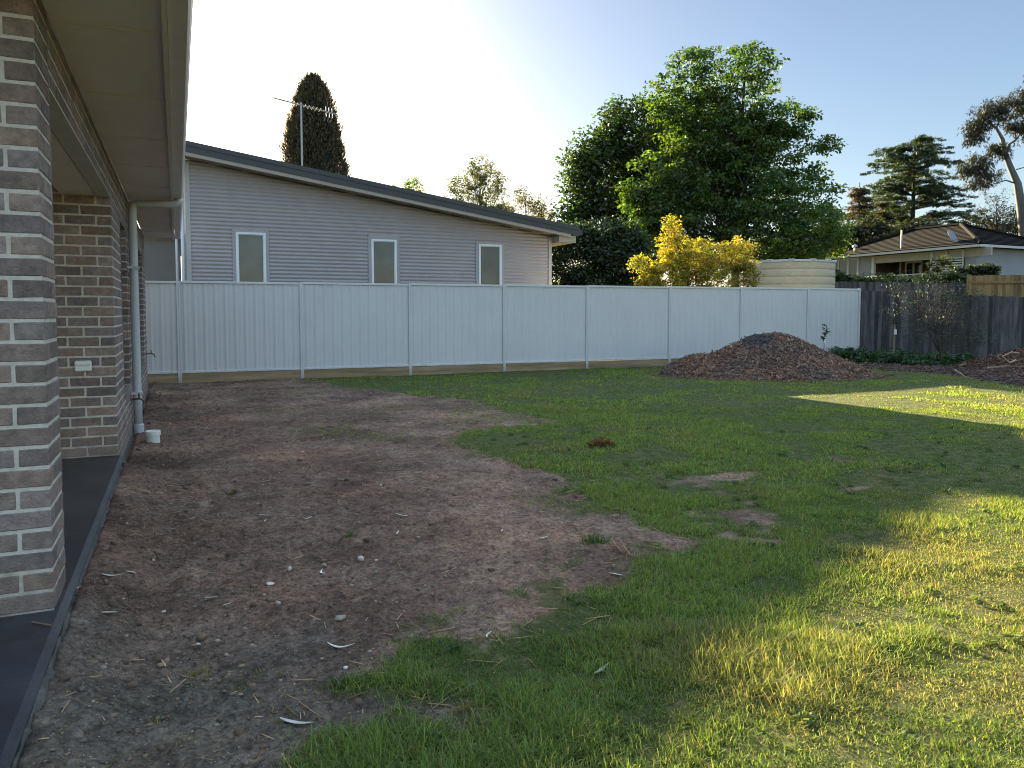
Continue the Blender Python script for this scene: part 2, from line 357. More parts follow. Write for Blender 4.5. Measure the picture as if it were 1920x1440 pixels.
def ground_material():
    m = bpy.data.materials.new("soil"); m.use_nodes = True; n, l = m.node_tree.nodes, m.node_tree.links
    p = n["Principled BSDF"]; p.inputs["Roughness"].default_value = .95; p.inputs["Specular IOR Level"].default_value = .15
    at = n.new("ShaderNodeAttribute"); at.attribute_name = "tint"; sp = n.new("ShaderNodeSeparateColor"); l.new(at.outputs[0], sp.inputs[0])
    tc = n.new("ShaderNodeTexCoord")
    def noise(sc, det=6, ro=.6):
        z = n.new("ShaderNodeTexNoise"); z.inputs["Scale"].default_value = sc; z.inputs["Detail"].default_value = det; z.inputs["Roughness"].default_value = ro
        l.new(tc.outputs["Object"], z.inputs[0]); return z.outputs[0]
    def ramp(src, stops):
        c = n.new("ShaderNodeValToRGB"); e = c.color_ramp.elements
        while len(e) < len(stops): e.new(.5)
        for k, (pos, col) in enumerate(stops): e[k].position = pos; e[k].color = (*col, 1)
        l.new(src, c.inputs[0]); return c.outputs[0]
    def mix(f, a, b, mode='MIX'):
        x = n.new("ShaderNodeMix"); x.data_type = 'RGBA'; x.blend_type = mode
        if isinstance(f, float): x.inputs[0].default_value = f
        else: l.new(f, x.inputs[0])
        for k, v in ((6, a), (7, b)):
            if isinstance(v, tuple): x.inputs[k].default_value = (*v, 1)
            else: l.new(v, x.inputs[k])
        return x.outputs[2]
    dirt = ramp(noise(1.1, 8, .65), [(.36, (.104, .060, .043)), (.5, (.172, .103, .075)), (.64, (.235, .153, .113))])
    grey = ramp(noise(3.5, 8, .7), [(.38, (.075, .062, .048)), (.62, (.150, .125, .100))])
    dirt = mix(sp.outputs[1], dirt, grey)
    dirt = mix(1.0, dirt, ramp(noise(.75, 7, .62), [(.36, (.66, .64, .62)), (.5, (1, 1, 1)), (.64, (1.32, 1.24, 1.12))]), 'MULTIPLY')
    dirt = mix(1.0, dirt, ramp(noise(11, 5, .7), [(.36, (.62, .60, .58)), (.5, (1, 1, 1)), (.66, (1.30, 1.27, 1.22))]), 'MULTIPLY')
    grain = ramp(noise(42, 4, .75), [(.33, (.42, .42, .42)), (.5, (1, 1, 1)), (.68, (1.65, 1.58, 1.5))])
    dirt = mix(1.0, dirt, grain, 'MULTIPLY')
    vo = n.new("ShaderNodeTexVoronoi"); vo.inputs["Scale"].default_value = 75; l.new(tc.outputs["Object"], vo.inputs["Vector"])
    spk = ramp(vo.outputs["Distance"], [(.10, (1, 1, 1)), (.2, (0, 0, 0))])
    sel = ramp(vo.outputs["Color"], [(.60, (0, 0, 0)), (.68, (1, 1, 1))])
    dirt = mix(mix(1.0, spk, sel, 'MULTIPLY'), dirt, (.46, .41, .36))
    thatch = ramp(noise(9, 8, .7), [(.35, (.034, .042, .014)), (.5, (.066, .072, .024)), (.66, (.135, .112, .052))])
    far = ramp(noise(.5, 6, .6), [(.4, (.05, .075, .025)), (.6, (.09, .11, .04))])
    l.new(mix(sp.outputs[0], dirt, thatch), p.inputs["Base Color"])
    b = n.new("ShaderNodeBump"); b.inputs["Strength"].default_value = .9; b.inputs["Distance"].default_value = .012; l.new(noise(55, 6, .7), b.inputs["Height"]); l.new(b.outputs[0], p.inputs["Normal"])
    return m
gc = np.zeros((nx * ny, 3)); gc[:, 0] = sstep(.06, .40, cover(GX.ravel(), GY.ravel()))
_d = GX.ravel() * HF[0] + GY.ravel() * HF[1]
gc[:, 1] = sstep(3.5, 2.5, _d + .9 * fbm(GX.ravel(), GY.ravel(), .6, 3, 12)) * .85 + .45 * sstep(.14, .3, fbm(GX.ravel(), GY.ravel(), .8, 3, 13)) * (GX.ravel() < .6)
np.clip(gc, 0, 1, gc)
tag(np_mesh("ground", np.c_[GX.ravel(), GY.ravel(), GZ], [quads], ground_material(), col=gc, smooth=True), kind="structure")

# ------------------------------------------------------------------ grass
def ground_samples(n, d0, d1, xl=-250, xr=2750):
    """Points uniform over the ground between depths d0..d1 inside a widened view wedge."""
    d = np.sqrt(RNG.random(n) * (d1 * d1 - d0 * d0) + d0 * d0); u = (RNG.uniform(xl, xr, n) - 960) / FPX
    return d * HF[0] + u * d * CR[0], d * HF[1] + u * d * CR[1]
GV, GQ, GT, GCc = [], [], [], []; gn = 0
def grow(n_tufts, per, d0, d1, L, wd, seg, spread, keepf=1.0):
    global gn
    x, y = ground_samples(n_tufts, d0, d1)
    ok = (y < FENCE_Y - .12) & (x > -.35) & (y > .3)
    x, y = x[ok], y[ok]; c = cover(x, y); ok = RNG.random(len(x)) < c * keepf; x, y, c = x[ok], y[ok], c[ok]
    # keep grass off the heap and the planting bed
    ok = ((x - HEAP[0]) ** 2 / (HEAPR[0] * .96) ** 2 + (y - HEAP[1]) ** 2 / (HEAPR[1] * .96) ** 2 > 1) & (bed_dist(x, y) > 0)
    x, y, c = x[ok], y[ok], c[ok]
    lush = sstep(-.16, .22, fbm(x, y, .55, 3, 20) + .35 * fbm(x, y, 2.1, 2, 21) + .26 * np.exp(-np.abs(sdist(x, y)) / .3))
    dry = sstep(.05, .26, fbm(x, y, .8, 3, 22) + .25 * fbm(x, y, 3., 2, 23))
    k = len(x); t = np.repeat(np.arange(k), per); N = len(t)
    bx = x[t] + RNG.normal(0, spread, N); by = y[t] + RNG.normal(0, spread, N)
    an = RNG.uniform(0, 2 * math.pi, N); out = RNG.uniform(.3, 1.45, N)
    ln = L * (.40 + 1.0 * lush[t]) * RNG.uniform(.45, 1.25, N) * (.55 + .45 * c[t]); wdt = wd * RNG.uniform(.7, 1.3, N)
    dx, dy = np.cos(an), np.sin(an); fx, fy = -dy, dx
    bz = gh(bx, by) - .004
    base = np.stack([bx, by, bz], 1); side = np.stack([fx, fy, np.zeros(N)], 1); lean = np.stack([dx, dy, np.zeros(N)], 1)
    V = []
    for i in range(seg + 1):
        s = i / seg; th = out * (.35 + .75 * s)
        p = base + (lean * (np.sin(th) * ln * s)[:, None]) + UP * (np.cos(th * .85) * ln * s)[:, None]
        if i < seg:
            ww = (wdt * (1 - .55 * s) * .5)[:, None]; V += [p - side * ww, p + side * ww]
        else: V.append(p)
    V = np.stack(V, 1); nv = V.shape[1]
    o = (np.arange(N) * nv)[:, None] + gn
    for i in range(seg - 1): GQ.append(np.hstack([o + 2 * i, o + 2 * i + 1, o + 2 * i + 3, o + 2 * i + 2]))
    GT.append(np.hstack([o + 2 * seg - 2, o + 2 * seg - 1, o + 2 * seg]))
    g1 = np.array([.100, .162, .040]); g2 = np.array([.200, .270, .066]); st = np.array([.28, .225, .115]); yl = np.array([.205, .225, .070])
    m = np.clip(lush[t] * .75 + RNG.normal(0, .22, N), 0, 1)[:, None]
    cc = g1 * (1 - m) * 1.0 + g2 * m
    yy = np.clip(dry[t] * .75 + RNG.normal(0, .15, N), 0, 1)[:, None]; cc = cc * (1 - yy) + yl * yy
    isdry = (RNG.random(N) < (.09 + .22 * dry[t] * (1 - .5 * lush[t])))[:, None]; cc = np.where(isdry, st * RNG.uniform(.7, 1.2, (N, 1)), cc)
    GCc.append(np.repeat(cc * RNG.uniform(.55, 1.4, (N, 1)), nv, 0)); GV.append(V.reshape(-1, 3)); gn += N * nv

HEAP = W(1436, 690, 17.0)[:2]; HEAPR = (2.35, 1.65)
# planting bed along the timber fence
CORNER = WY(1611, 541, FENCE_Y)
TEND = W(2150, 560, 19.2)
BED_PX = [(1590, 690), (1640, 694), (1720, 699), (1800, 706), (1860, 716), (1930, 727), (2080, 742)]
BEDL = np.array([G(*p)[:2] for p in BED_PX])
BED = np.vstack([BEDL, TEND[:2] + HF[:2] * .2, CORNER[:2] + HF[:2] * .1, CORNER[:2] + np.array([-1.6, 0]), G(1560, 688)[:2]])
def poly_dist(P, x, y):
    dm = np.full(x.shape, 1e9); ins = np.zeros(x.shape, bool)
    for i in range(len(P)):
        a = P[i]; b = P[(i + 1) % len(P)]; e = b - a
        t = np.clip(((x - a[0]) * e[0] + (y - a[1]) * e[1]) / (e @ e), 0, 1)
        dm = np.minimum(dm, np.hypot(x - a[0] - t * e[0], y - a[1] - t * e[1]))
        ins ^= ((a[1] > y) != (b[1] > y)) & (x < (b[0] - a[0]) * (y - a[1]) / (b[1] - a[1] + 1e-12) + a[0])
    return np.where(ins, -dm, dm)
def bed_dist(x, y): return poly_dist(BED, x, y) + .25 * fbm(x, y, .6, 2, 30)
grow(23000, 9, 1.5, 3.2, .056, .0034, 3, .016)
grow(48000, 8, 3.2, 6.0, .048, .0040, 2, .020)
grow(70000, 6, 6.0, 11., .042, .0070, 2, .032)
grow(125000, 5, 10.5, 24., .042, .013, 2, .05)
tag(np_mesh("grass", np.vstack(GV), [np.vstack([q for q in GQ]), np.vstack(GT)], M["grass"], col=np.vstack(GCc)), kind="stuff", label="short green and straw coloured lawn grass over the yard", cat="grass")

# ------------------------------------------------------------------ own brick house
SL = .165; C = .086; XW = -.495; ZS = 2.722
house = thing("brick_house", "dark brick house with cream mortar, porch pier and pale eave along the left edge", "house", (-.5, 3.5, 0))
def brick_tint():
    g = random.uniform(.72, 1.2); r = random.uniform(.94, 1.1)
    return (g * r, g, g / r * random.uniform(.96, 1.06))
def bbox(mb, lo, hi, tint=None):
    mb.mat = 0; mb.box(lo, hi, bev=.006, tint=tint or brick_tint()); mb.v[-1] = mb.v[-1] + np.clip(RNG.normal(0, .0010, mb.v[-1].shape), -.0014, .0014)
def course_run(mb, axis_, a0, a1, fixed, depth, z, odd, z1=None):
    """One course of bricks along axis_ (0 = X, 1 = Y) from a0 to a1; the outer face lies at fixed, depth may be negative."""
    h = (z1 or z + C) - z - .010; p = a0; first = True
    while p < a1 - .015:
        L = (.11 if (odd and first) else .23); first = False; e = min(p + L, a1)
        if a1 - e < .05: e = a1
        j = random.uniform(-.0012, .0012)
        lo = [0, 0, z + .005]; hi = [0, 0, z + .005 + h]
        lo[axis_] = p; hi[axis_] = e; f = fixed + j
        lo[1 - axis_] = min(f, f + depth); hi[1 - axis_] = max(f, f + depth)
        bbox(mb, lo, hi); p = e + .010
def mortar(mb, lo, hi): mb.mat = 1; mb.box(lo, hi, tint=(1, 1, 1)); mb.mat = 0
I = .0034                                                    # mortar sits this far behind the brick face
def pier(y0):
    mb = MB(); x1 = -.4925; x0 = x1 - .35; y1 = y0 + .35
    for k in range(30):
        z = SL + k * C; b = (z + .005, z + C - .005)
        if k % 2 == 0: R = [(x1 - .23, y0, x1, y0 + .11), (x1 - .11, y0 + .12, x1, y1), (x0, y0, x0 + .11, y0 + .23), (x0, y1 - .11, x1 - .12, y1)]
        else: R = [(x1 - .11, y0, x1, y0 + .23), (x0, y0, x1 - .12, y0 + .11), (x1 - .23, y1 - .11, x1, y1), (x0, y0 + .12, x0 + .11, y1)]
        for r in R: bbox(mb, (r[0], r[1], b[0]), (r[2], r[3], min(b[1], ZS - .002)))
    mortar(mb, (x0 + I, y0 + I, SL - .02), (x1 - I, y1 - I, ZS - .01))
    return mb
p1 = pier(3.56).build("brick_pier", [M["brick"], M["mortar"]], house)
YC = 7.31; YEND = 14.65; SILLZ = .60; HEADZ = 2.315
WINS = [(8.42, 9.40), (9.95, 13.55)]
mb = MB()
for k in range(-2, 30):                                       # return wall facing the camera
    z = SL + k * C; top = min(z + C, ZS + .004)
    n = (k % 2 == 1)
    p = XW
    # laid from the corner leftwards
    first = True
    while p > -3.2:
        L = .11 if (n and first) else .23; first = False
        bbox(mb, (p - L, YC + random.uniform(-.001, .001), z + .005), (p, YC + .11, top - .005)); p -= L + .010
mortar(mb, (-3.2, YC + I, 0), (XW - I, YC + .10, ZS - .01))
for k in range(-2, 30):                                       # long side wall
    z = SL + k * C; top = min(z + C, ZS + .004); odd = (k % 2 == 0)
    segs = [(YC + (.12 if not odd else .0), YEND)]
    if z + C * .5 > SILLZ and z + C * .5 < HEADZ:
        s0 = segs[0][0]; segs = [(s0, WINS[0][0]), (WINS[0][1], WINS[1][0]), (WINS[1][1], YEND)]
    for i, (a, b) in enumerate(segs):
        if i == 0:
            if odd: course_run(mb, 1, YC + .12, b, XW, -.11, z, False, top)
            else: course_run(mb, 1, YC + .12, b, XW, -.11, z, True, top)
        else: course_run(mb, 1, a, b, XW, -.11, z, odd, top)
for a, b in ((YC + .105, WINS[0][0] - I), (WINS[0][1] + I, WINS[1][0] - I), (WINS[1][1] + I, YEND - I)):
    mortar(mb, (XW - .108, a, SILLZ - .04), (XW - I, b, HEADZ))
mortar(mb, (XW - .108, YC + .105, 0), (XW - I, YEND - I, SILLZ - .045)); mortar(mb, (XW - .108, YC + .105, HEADZ + .005), (XW - I, YEND - I, ZS - .01))
mb.build("wall", [M["brick"], M["mortar"]], house)
mb = MB(); mb.box((-3.2, YC + .12, -.05), (XW - .12, YEND, ZS - .02)); mb.build("inner_wall", M["dark"], house)
for (a, b) in WINS:                                           # sill bricks, frame, glass
    wmb = MB()
    for lo, hi in (((XW - .10, a, SILLZ), (XW - .055, a + .05, HEADZ)), ((XW - .10, b - .05, SILLZ), (XW - .055, b, HEADZ)), ((XW - .10, a + .05, SILLZ), (XW - .055, b - .05, SILLZ + .05)), ((XW - .10, a + .05, HEADZ - .05), (XW - .055, b - .05, HEADZ))):
        wmb.box(lo, hi)
    f = wmb.build("window", M["dark"], house)
    MB().box((XW - .085, a + .05, SILLZ + .05), (XW - .078, b - .05, HEADZ - .05)).build("pane", M["glass"], f)
    s_ = MB(); p = a
    while p < b - .02:
        e = min(p + .076, b); s_.box((XW - .055, p, SILLZ - .068), (XW + .018, e, SILLZ - .002), bev=.005, tint=brick_tint()); p = e + .010
    s_.build("sill", M["brick"], f)
# brick beam over the porch opening
ZB = 2.395
mb = MB(); zz = [ZB, ZB + C, ZB + 2 * C, ZB + 3 * C, ZS + .004]
for k in range(4):
    course_run(mb, 0, -3.2 + (.12 if k % 2 else 0), XW - .36, 3.562, .11, zz[k], False, min(zz[k] + C, ZS + .002))
    course_run(mb, 1, 3.92, YC - .012, XW, -.11, zz[k], bool(k % 2), min(zz[k] + C, ZS + .002))
mortar(mb, (XW - .108, 3.912, ZB + .004), (XW - I, YC - .005, ZS - .01)); mortar(mb, (-3.2, 3.562 + I, ZB + .004), (XW - .352, 3.67, ZS - .01))
mb.build("brick_beam", [M["brick"], M["mortar"]], house)
MB().box((XW - .10, 3.92, ZB - .008), (XW + .004, YC - .004, ZB + .001)).build("lintel", M["steel"], house)
MB().box((XW - .37, 3.92, ZB + .002), (XW - .112, YC - .004, ZS - .03)).build("beam_lining", M["soffit"], house)
MB().box((-6.5, 3.68, ZS), (XW - .112, YC - .002, ZS + .02)).build("porch_ceiling", M["soffit"], house)
# slab: rounded edge, rough side
XS = -.452
mb = MB(); mb.box((-6.5, -3.2, .05), (XS, YC - .002, SL), bev=.026); mb.build("porch_slab", M["slab"], house)
V = []; F = []; ys = np.arange(-3.2, YC, .03)
for i, y in enumerate(ys):
    for (x, z) in ((XS - .004, .136), (XS + .006, .124), (XS + .012, .10), (XS + .022, .07), (XS + .03, .0)):
        q = fbm(y, x * 9, .09, 3, 40) ; V.append((x + .03 * q * (z < .13), y, z + .025 * q * (z < .13)))
F = np.array([(i * 5 + k, (i + 1) * 5 + k, (i + 1) * 5 + k + 1, i * 5 + k + 1) for i in range(len(ys) - 1) for k in range(4)])
np_mesh("slab_edge", np.array(V), [F], M["slabside"], house, col=np.ones((len(V), 3)), smooth=True)
# footing strip beside the far wall
MB().box((XW - .05, YC - .004, -.05), (XW + .012, YEND, .055), bev=.006).build("footing", M["slabside"], house)
# eave
XE = .095
YF = 2.95
MB().box((XW + .002, YF + .13, ZS + .004), (XE - .13, YEND + .1, ZS + .012)).build("soffit", M["soffit"], house)
MB().box((-6.5, YF + .13, ZS + .0045), (XW, 3.558, ZS + .0125)).build("soffit", M["soffit"], house)
MB().box((-6.5, YF + .10, ZS - .03), (XE - .13, YF + .128, ZS + .17)).build("fascia", M["fascia"], house)
MB().box((-6.5, YF, ZS - .005), (XE - .11, YF + .098, ZS + .14), bev=.01).build("gutter", M["gutter"], house)
MB().box((XE - .128, YF + .1, ZS - .03), (XE - .105, YEND + .1, ZS + .17)).build("fascia", M["fascia"], house)
prof = [(XE - .103, ZS + .14), (XE - .103, ZS - .005), (XE - .02, ZS - .005), (XE - .008, ZS + .01), (XE, ZS + .12), (XE + .008, ZS + .135), (XE, ZS + .15), (XE - .012, ZS + .14), (XE - .02, ZS + .02), (XE - .09, ZS + .01), (XE - .095, ZS + .14)]
MB().prism([(x, YF, z) for x, z in prof], (0, YEND + .1 - YF, 0)).build("gutter", M["gutter"], house)
RH = [(XE - .06, YF + .05, ZS + .155), (XE - .06, YEND + .2, ZS + .155), (-5.2, YEND + .2, ZS + 2.3), (-5.2, YF + 5.4, ZS + 2.3)]
mb = MB(); mb.prism(RH, (0, 0, .04)); mb.prism([(XE - .06, YF + .05, ZS + .155), (-5.2, YF + 5.4, ZS + 2.3), (-7, YF + 5.4, ZS + 2.3), (-7, YF + .05, ZS + .155)], (0, 0, .04)); mb.build("roof", M["roof"], house)
MB().box((XW - .1, YEND + .06, ZS - .03), (XE - .11, YEND + .1, ZS + .15)).build("end_fascia", M["fascia"], house)
for k in range(9): MB().box((XW + .01, YF + 1.05 + k * 1.2, ZS - .002), (XE - .135, YF + 1.08 + k * 1.2, ZS + .0035)).build("soffit_joint", M["fascia"], house)
# downpipe with its offset under the eave
PX, PY = -.436, 9.55
mb = MB(); R_ = .046
pts = [(XE - .05, PY, ZS + .0), (XE - .05, PY, ZS - .035), (XE - .075, PY, ZS - .06), (PX + .05, PY, ZS - .085), (PX + .012, PY, ZS - .10), (PX, PY, ZS - .16), (PX, PY, .5), (PX + .004, PY, .04)]
mb.tube(pts, R_, 16); dp = mb.build("downpipe", M["pipe"], house, smooth=True)
mb = MB(); mb.lathe((PX + .004, PY, -.02), [(.058, 0), (.058, .14), (.050, .15)], 18); mb.build("pipe_collar", M["pipe"], house)
for z in (.47, 1.9): MB().box((XW, PY - .06, z), (PX + .055, PY + .06, z + .03)).build("pipe_bracket", M["pipe"], house)
# weatherproof power point on the return wall
mb = MB(); mb.box((-.80, YC - .045, .905), (-.675, YC - .001, .995), bev=.008); ob = mb.build("power_point", M["pvc"], house)
mb = MB(); mb.box((-.797, YC - .066, .958), (-.678, YC - .046, .992), bev=.006); mb.box((-.742, YC - .068, .97), (-.738, YC - .045, .99)); mb.build("cover_flap", M["pvc"], ob)
# garden tap low on the side wall
def tap(y, z, nm="garden_tap"):
    t = MB(); t.tube([(XW, y, z), (XW + .10, y, z), (XW + .13, y, z - .02), (XW + .14, y, z - .06)], .011, 8)
    t.tube([(XW + .085, y, z), (XW + .085, y, z + .055)], .008, 8); t.tube([(XW + .085, y - .035, z + .055), (XW + .085, y + .035, z + .055)], .008, 8)
    t.lathe((XW + .003, y, z - .02), [(.0, 0), (.022, .002), (.022, .03)], 10)
    return t.build(nm, M["brass"], house)
tap(13.9, .72); tap(9.33, .44)
# vertical drain stub in the dirt
st = thing("drain_stub", "short white plastic drain stub with cap poking from dirt by downpipe", "drain pipe", (-.27, 8.95, 0))
MB().lathe((-.27, 8.95, -.05), [(.071, 0), (.071, .125)], 26).build("pipe", M["pvc"], st)
MB().lathe((-.27, 8.95, .075), [(.079, 0), (.079, .042), (.073, .05), (.060, .05), (.056, .042), (.02, .042), (.018, .05), (.001, .05)], 26).build("cap", M["pvc"], st)

# ------------------------------------------------------------------ white steel fence
fence = thing("steel_fence", "white ribbed steel panel fence on timber plinths across the back of the yard", "fence", (7, FENCE_Y, 0))
PXS = [-2.35 + .03, .03, 2.41, 4.79, 7.10, 9.36, 11.86, 14.24, 16.70, CORNER[0]]
def fz(x): return 2.035 + .0052 * x                           # top of the fence
for i in range(len(PXS) - 1):
    a, b = PXS[i] + .036, PXS[i + 1] - .036
    prof = []; x = a; k = 0
    per = .1935; pat = [(0, 0), (.050, 0), (.060, .007), (.085, .007), (.095, 0), (.130, 0), (.134, .002), (.138, 0), (.160, 0), (.164, .002), (.168, 0)]
    while x < b:
        for dx, dy in pat:
            if x + dx < b: prof.append((x + dx, dy))
        x += per
    prof.append((b, 0)); n = len(prof)
    z0, z1 = .215, fz((a + b) / 2) - .03
    V = [(px, FENCE_Y - dy, z0) for px, dy in prof] + [(px, FENCE_Y - dy, z1) for px, dy in prof] + [(px, FENCE_Y - dy + .004, z0) for px, dy in prof] + [(px, FENCE_Y - dy + .004, z1) for px, dy in prof]
    F = np.array([(j, j + 1, n + j + 1, n + j) for j in range(n - 1)] + [(2 * n + j + 1, 2 * n + j, 3 * n + j, 3 * n + j + 1) for j in range(n - 1)])
    np_mesh("fence_panel", V, [F], M["fence"], fence)
    zt = fz((a + b) / 2)
    MB().box((a, FENCE_Y - .026, zt - .045), (b, FENCE_Y + .022, zt), bev=.004).build("top_rail", M["fpost"], fence)
    MB().box((a, FENCE_Y - .026, .195), (b, FENCE_Y + .022, .238), bev=.004).build("bottom_rail", M["fpost"], fence)
    sg = random.uniform(-.012, .012)
    MB().box((a - .02, FENCE_Y - .018, -.2), (b + .02, FENCE_Y + .03, .190 + sg * .3), bev=.006).build("plinth_board", M["sleeper"], fence)
for x in PXS:
    z1 = fz(x) + .004
    mb = MB(); mb.box((x - .034, FENCE_Y - .036, -.2), (x - .009, FENCE_Y + .03, z1), bev=.003); mb.box((x + .009, FENCE_Y - .036, -.2), (x + .034, FENCE_Y + .03, z1), bev=.003); mb.box((x - .009, FENCE_Y - .028, -.2), (x + .009, FENCE_Y + .03, z1))
    mb.build("fence_post", M["fpost"], fence)

# ------------------------------------------------------------------ timber fences
def timber_fence(name, label, A, B, z_a, z_b, h, m, pw=.10, seed=1, light=0.0, rails=False, top_jit=.012, zlow=None):
    r = random.Random(seed); A = np.array(A[:2]); B = np.array(B[:2]); L = np.linalg.norm(B - A); e = (B - A) / L; nrm = np.array([e[1], -e[0]])
    if nrm @ A > 0: nrm = -nrm                                   # towards the camera
    ax = np.array([[e[0], e[1], 0], [nrm[0], nrm[1], 0], [0, 0, 1]])
    f = thing(name, label, "fence", (*((A + B) / 2), 0)); mb = MB(); s = 0
    while s < L:
        wv = pw * r.uniform(.92, 1.05); g = r.uniform(.55, 1.35)
        tn = (g, g, g * r.uniform(.95, 1.08))
        zt = z_a + (z_b - z_a) * s / L + r.uniform(-top_jit, top_jit)
        mb.box((s, r.uniform(0, .006), zt - h), (s + wv - .002, .018 + r.uniform(0, .008), zt), ax, .002, tn, (A[0], A[1], 0)); s += wv
    mb.build("palings", m, f)
    for k, zf in enumerate((.12, .5, .86)):
        q = MB(); V = []
        for s_ in (0, L):
            zt = z_a + (z_b - z_a) * s_ / L - h * (1 - zf)
            V += [np.array([*(A + e * s_ + nrm * (.062 if rails else -.04)), zt - .045]), np.array([*(A + e * s_ + nrm * (.028 if rails else -.004)), zt - .045]),
                  np.array([*(A + e * s_ + nrm * (.028 if rails else -.004)), zt + .045]), np.array([*(A + e * s_ + nrm * (.062 if rails else -.04)), zt + .045])]
        q.add(V, [(0, 1, 2, 3)[::-1], (4, 5, 6, 7), (0, 1, 5, 4), (1, 2, 6, 5), (2, 3, 7, 6), (3, 0, 4, 7)], (.9, .9, .9)); q.build("rail", m, f)
    s = 0
    while s < L + .1:
        zt = z_a + (z_b - z_a) * s / L
        off = (.065, .13) if rails else (-.14, -.045)
        MB().box((s - .05, off[0], zt - h - .2), (s + .05, off[1], zt + (.02 if rails else -.05)), ax, .004, (.85, .85, .85), (A[0], A[1], 0)).build("post", m, f); s += 2.4
    return f
timber_fence("paling_fence", "weathered dark grey paling fence running right from the end of the white fence", CORNER + CR * .06, TEND, W(1611, 545, CORNER @ HF)[2], W(2150, 566, 19.2)[2], 2.0, M["paling"], seed=3)
A_, B_ = W(1552, 528, 29.5), W(1822, 531, 28.5)
timber_fence("paling_fence", "bluish grey paling fence below the hedge of the tiled roof house", A_, B_, A_[2], B_[2], 1.7, M["paling"], seed=5)
A_, B_ = W(1816, 517, 28.0), W(2120, 513, 25.5)
timber_fence("paling_fence", "newer tan timber fence with rails showing, behind the dark fence at the right edge", A_, B_, A_[2], B_[2], 1.8, M["tan"], pw=.12, seed=8, rails=True)

# ------------------------------------------------------------------ neighbour's weatherboard house
HY = 17.6; HX0, HX1 = .22, 9.0
nb = thing("weatherboard_house", "grey weatherboard house with dark sloping roof and three narrow windows behind white fence", "house", (4.6, HY + 4, 0))
def rake(x): return 4.945 - (x - .26) * .1445                # top edge of the roof
def wall_top(x): return rake(x) - .30
HWIN = [(1.215, 1.845, 3.18), (4.22, 4.835, 3.145), (6.94, 7.57, 3.13)]; WB = 1.45
def lap(x0, x1, zb, zt_fn):
    """Lapped boards, each sloping out at its lower edge, trimmed under the rake."""
    mb = MB(); z = zb; P = .086
    prof = [(0., .002), (.18, .010), (.38, .020), (.55, .022), (.74, .016), (.90, .006), (1., .002)]
    while z < zt_fn(x0) - .01:
        xs = np.linspace(x0, x1, max(2, int((x1 - x0) / .6) + 1)); t = z + P
        for i in range(len(xs) - 1):
            u, v = xs[i], xs[i + 1]; tu, tv = zt_fn(u), zt_fn(v)
            if max(tu, tv) - z < .01: continue
            V = [(xx, HY - o_, min(z + f_ * P, tt)) for f_, o_ in prof for xx, tt in ((u, max(tu, z + .002)), (v, max(tv, z + .002)))]
            mb.add(V, [(2 * k, 2 * k + 1, 2 * k + 3, 2 * k + 2) for k in range(len(prof) - 1)])
        z = t
    return mb
cl = MB()
edges = [HX0 + .09] + [e for w_ in HWIN for e in (w_[0] - .07, w_[1] + .07)] + [HX1 - .09]
for i in range(0, len(edges), 2):
    q = lap(edges[i], edges[i + 1], .45, wall_top); cl.v += q.v; cl.c += q.c; cl.f += [[k + cl.n for k in f] for f in q.f]; cl.m += q.m; cl.n += q.n
for w_ in HWIN:
    q = lap(w_[0] - .07, w_[1] + .07, .45, lambda x: WB - .05); cl.v += q.v; cl.c += q.c; cl.f += [[k + cl.n for k in f] for f in q.f]; cl.m += q.m; cl.n += q.n
    z0 = .45 + math.ceil((w_[2] + .07 - .45) / .086) * .086
    q = lap(w_[0] - .07, w_[1] + .07, z0, wall_top); cl.v += q.v; cl.c += q.c; cl.f += [[k + cl.n for k in f] for f in q.f]; cl.m += q.m; cl.n += q.n
cl.build("wall", M["clad"], nb)
MB().prism([(HX0, HY + .012, -.2), (HX1, HY + .012, -.2), (HX1, HY + .012, wall_top(HX1) + .02), (HX0, HY + .012, wall_top(HX0) + .02)], (0, 8, 0)).build("wall_core", M["clad"], nb)
for x in (HX0, HX1 - .09):
    MB().box((x, HY - .034, .3), (x + .09, HY + .01, wall_top(x + .09) - .003)).build("corner_trim", M["trim"], nb)
for (a, b, t) in HWIN:
    z0 = .45 + math.ceil((t + .07 - .45) / .086) * .086
    q = MB()
    q.box((a - .07, HY - .036, WB - .05), (a - .001, HY + .008, t + .001)); q.box((b + .001, HY - .036, WB - .05), (b + .07, HY + .008, t + .001)); q.box((a - .07, HY - .036, t + .003), (b + .07, HY + .008, z0 - .002))
    q.build("window_trim", M["clad"], nb)
    q = MB(); fw = .05
    q.box((a, HY - .05, WB), (a + fw, HY + .0, t), bev=.004); q.box((b - fw, HY - .05, WB), (b, HY, t), bev=.004); q.box((a + fw, HY - .05, t - fw), (b - fw, HY, t), bev=.004); q.box((a + fw, HY - .05, WB), (b - fw, HY, WB + fw), bev=.004)
    f = q.build("window", M["wframe"], nb)
    q = MB(); g = .012
    q.box((a + fw, HY - .03, WB + fw), (a + fw + g, HY - .005, t - fw)); q.box((b - fw - g, HY - .03, WB + fw), (b - fw, HY - .005, t - fw)); q.box((a + fw + g, HY - .03, t - fw - g), (b - fw - g, HY - .005, t - fw))
    q.build("bead", M["wframe"], f)
    MB().box((a + fw + .001, HY - .014, WB + fw + .001), (b - fw - .001, HY - .008, t - fw - .013)).build("pane", M["pane"], f)
RX0, RX1, RYF = -.42, 9.58, HY - .48
def strip(x0, x1, dz0, dz1, y0, y1): return [(x0, y0, rake(x0) + dz0), (x1, y0, rake(x1) + dz0), (x1, y0, rake(x1) + dz1), (x0, y0, rake(x0) + dz1)], (0, y1 - y0, 0)
q = MB(); q.prism(*strip(RX0, RX1, -.055, 0, RYF, HY + 8.4))
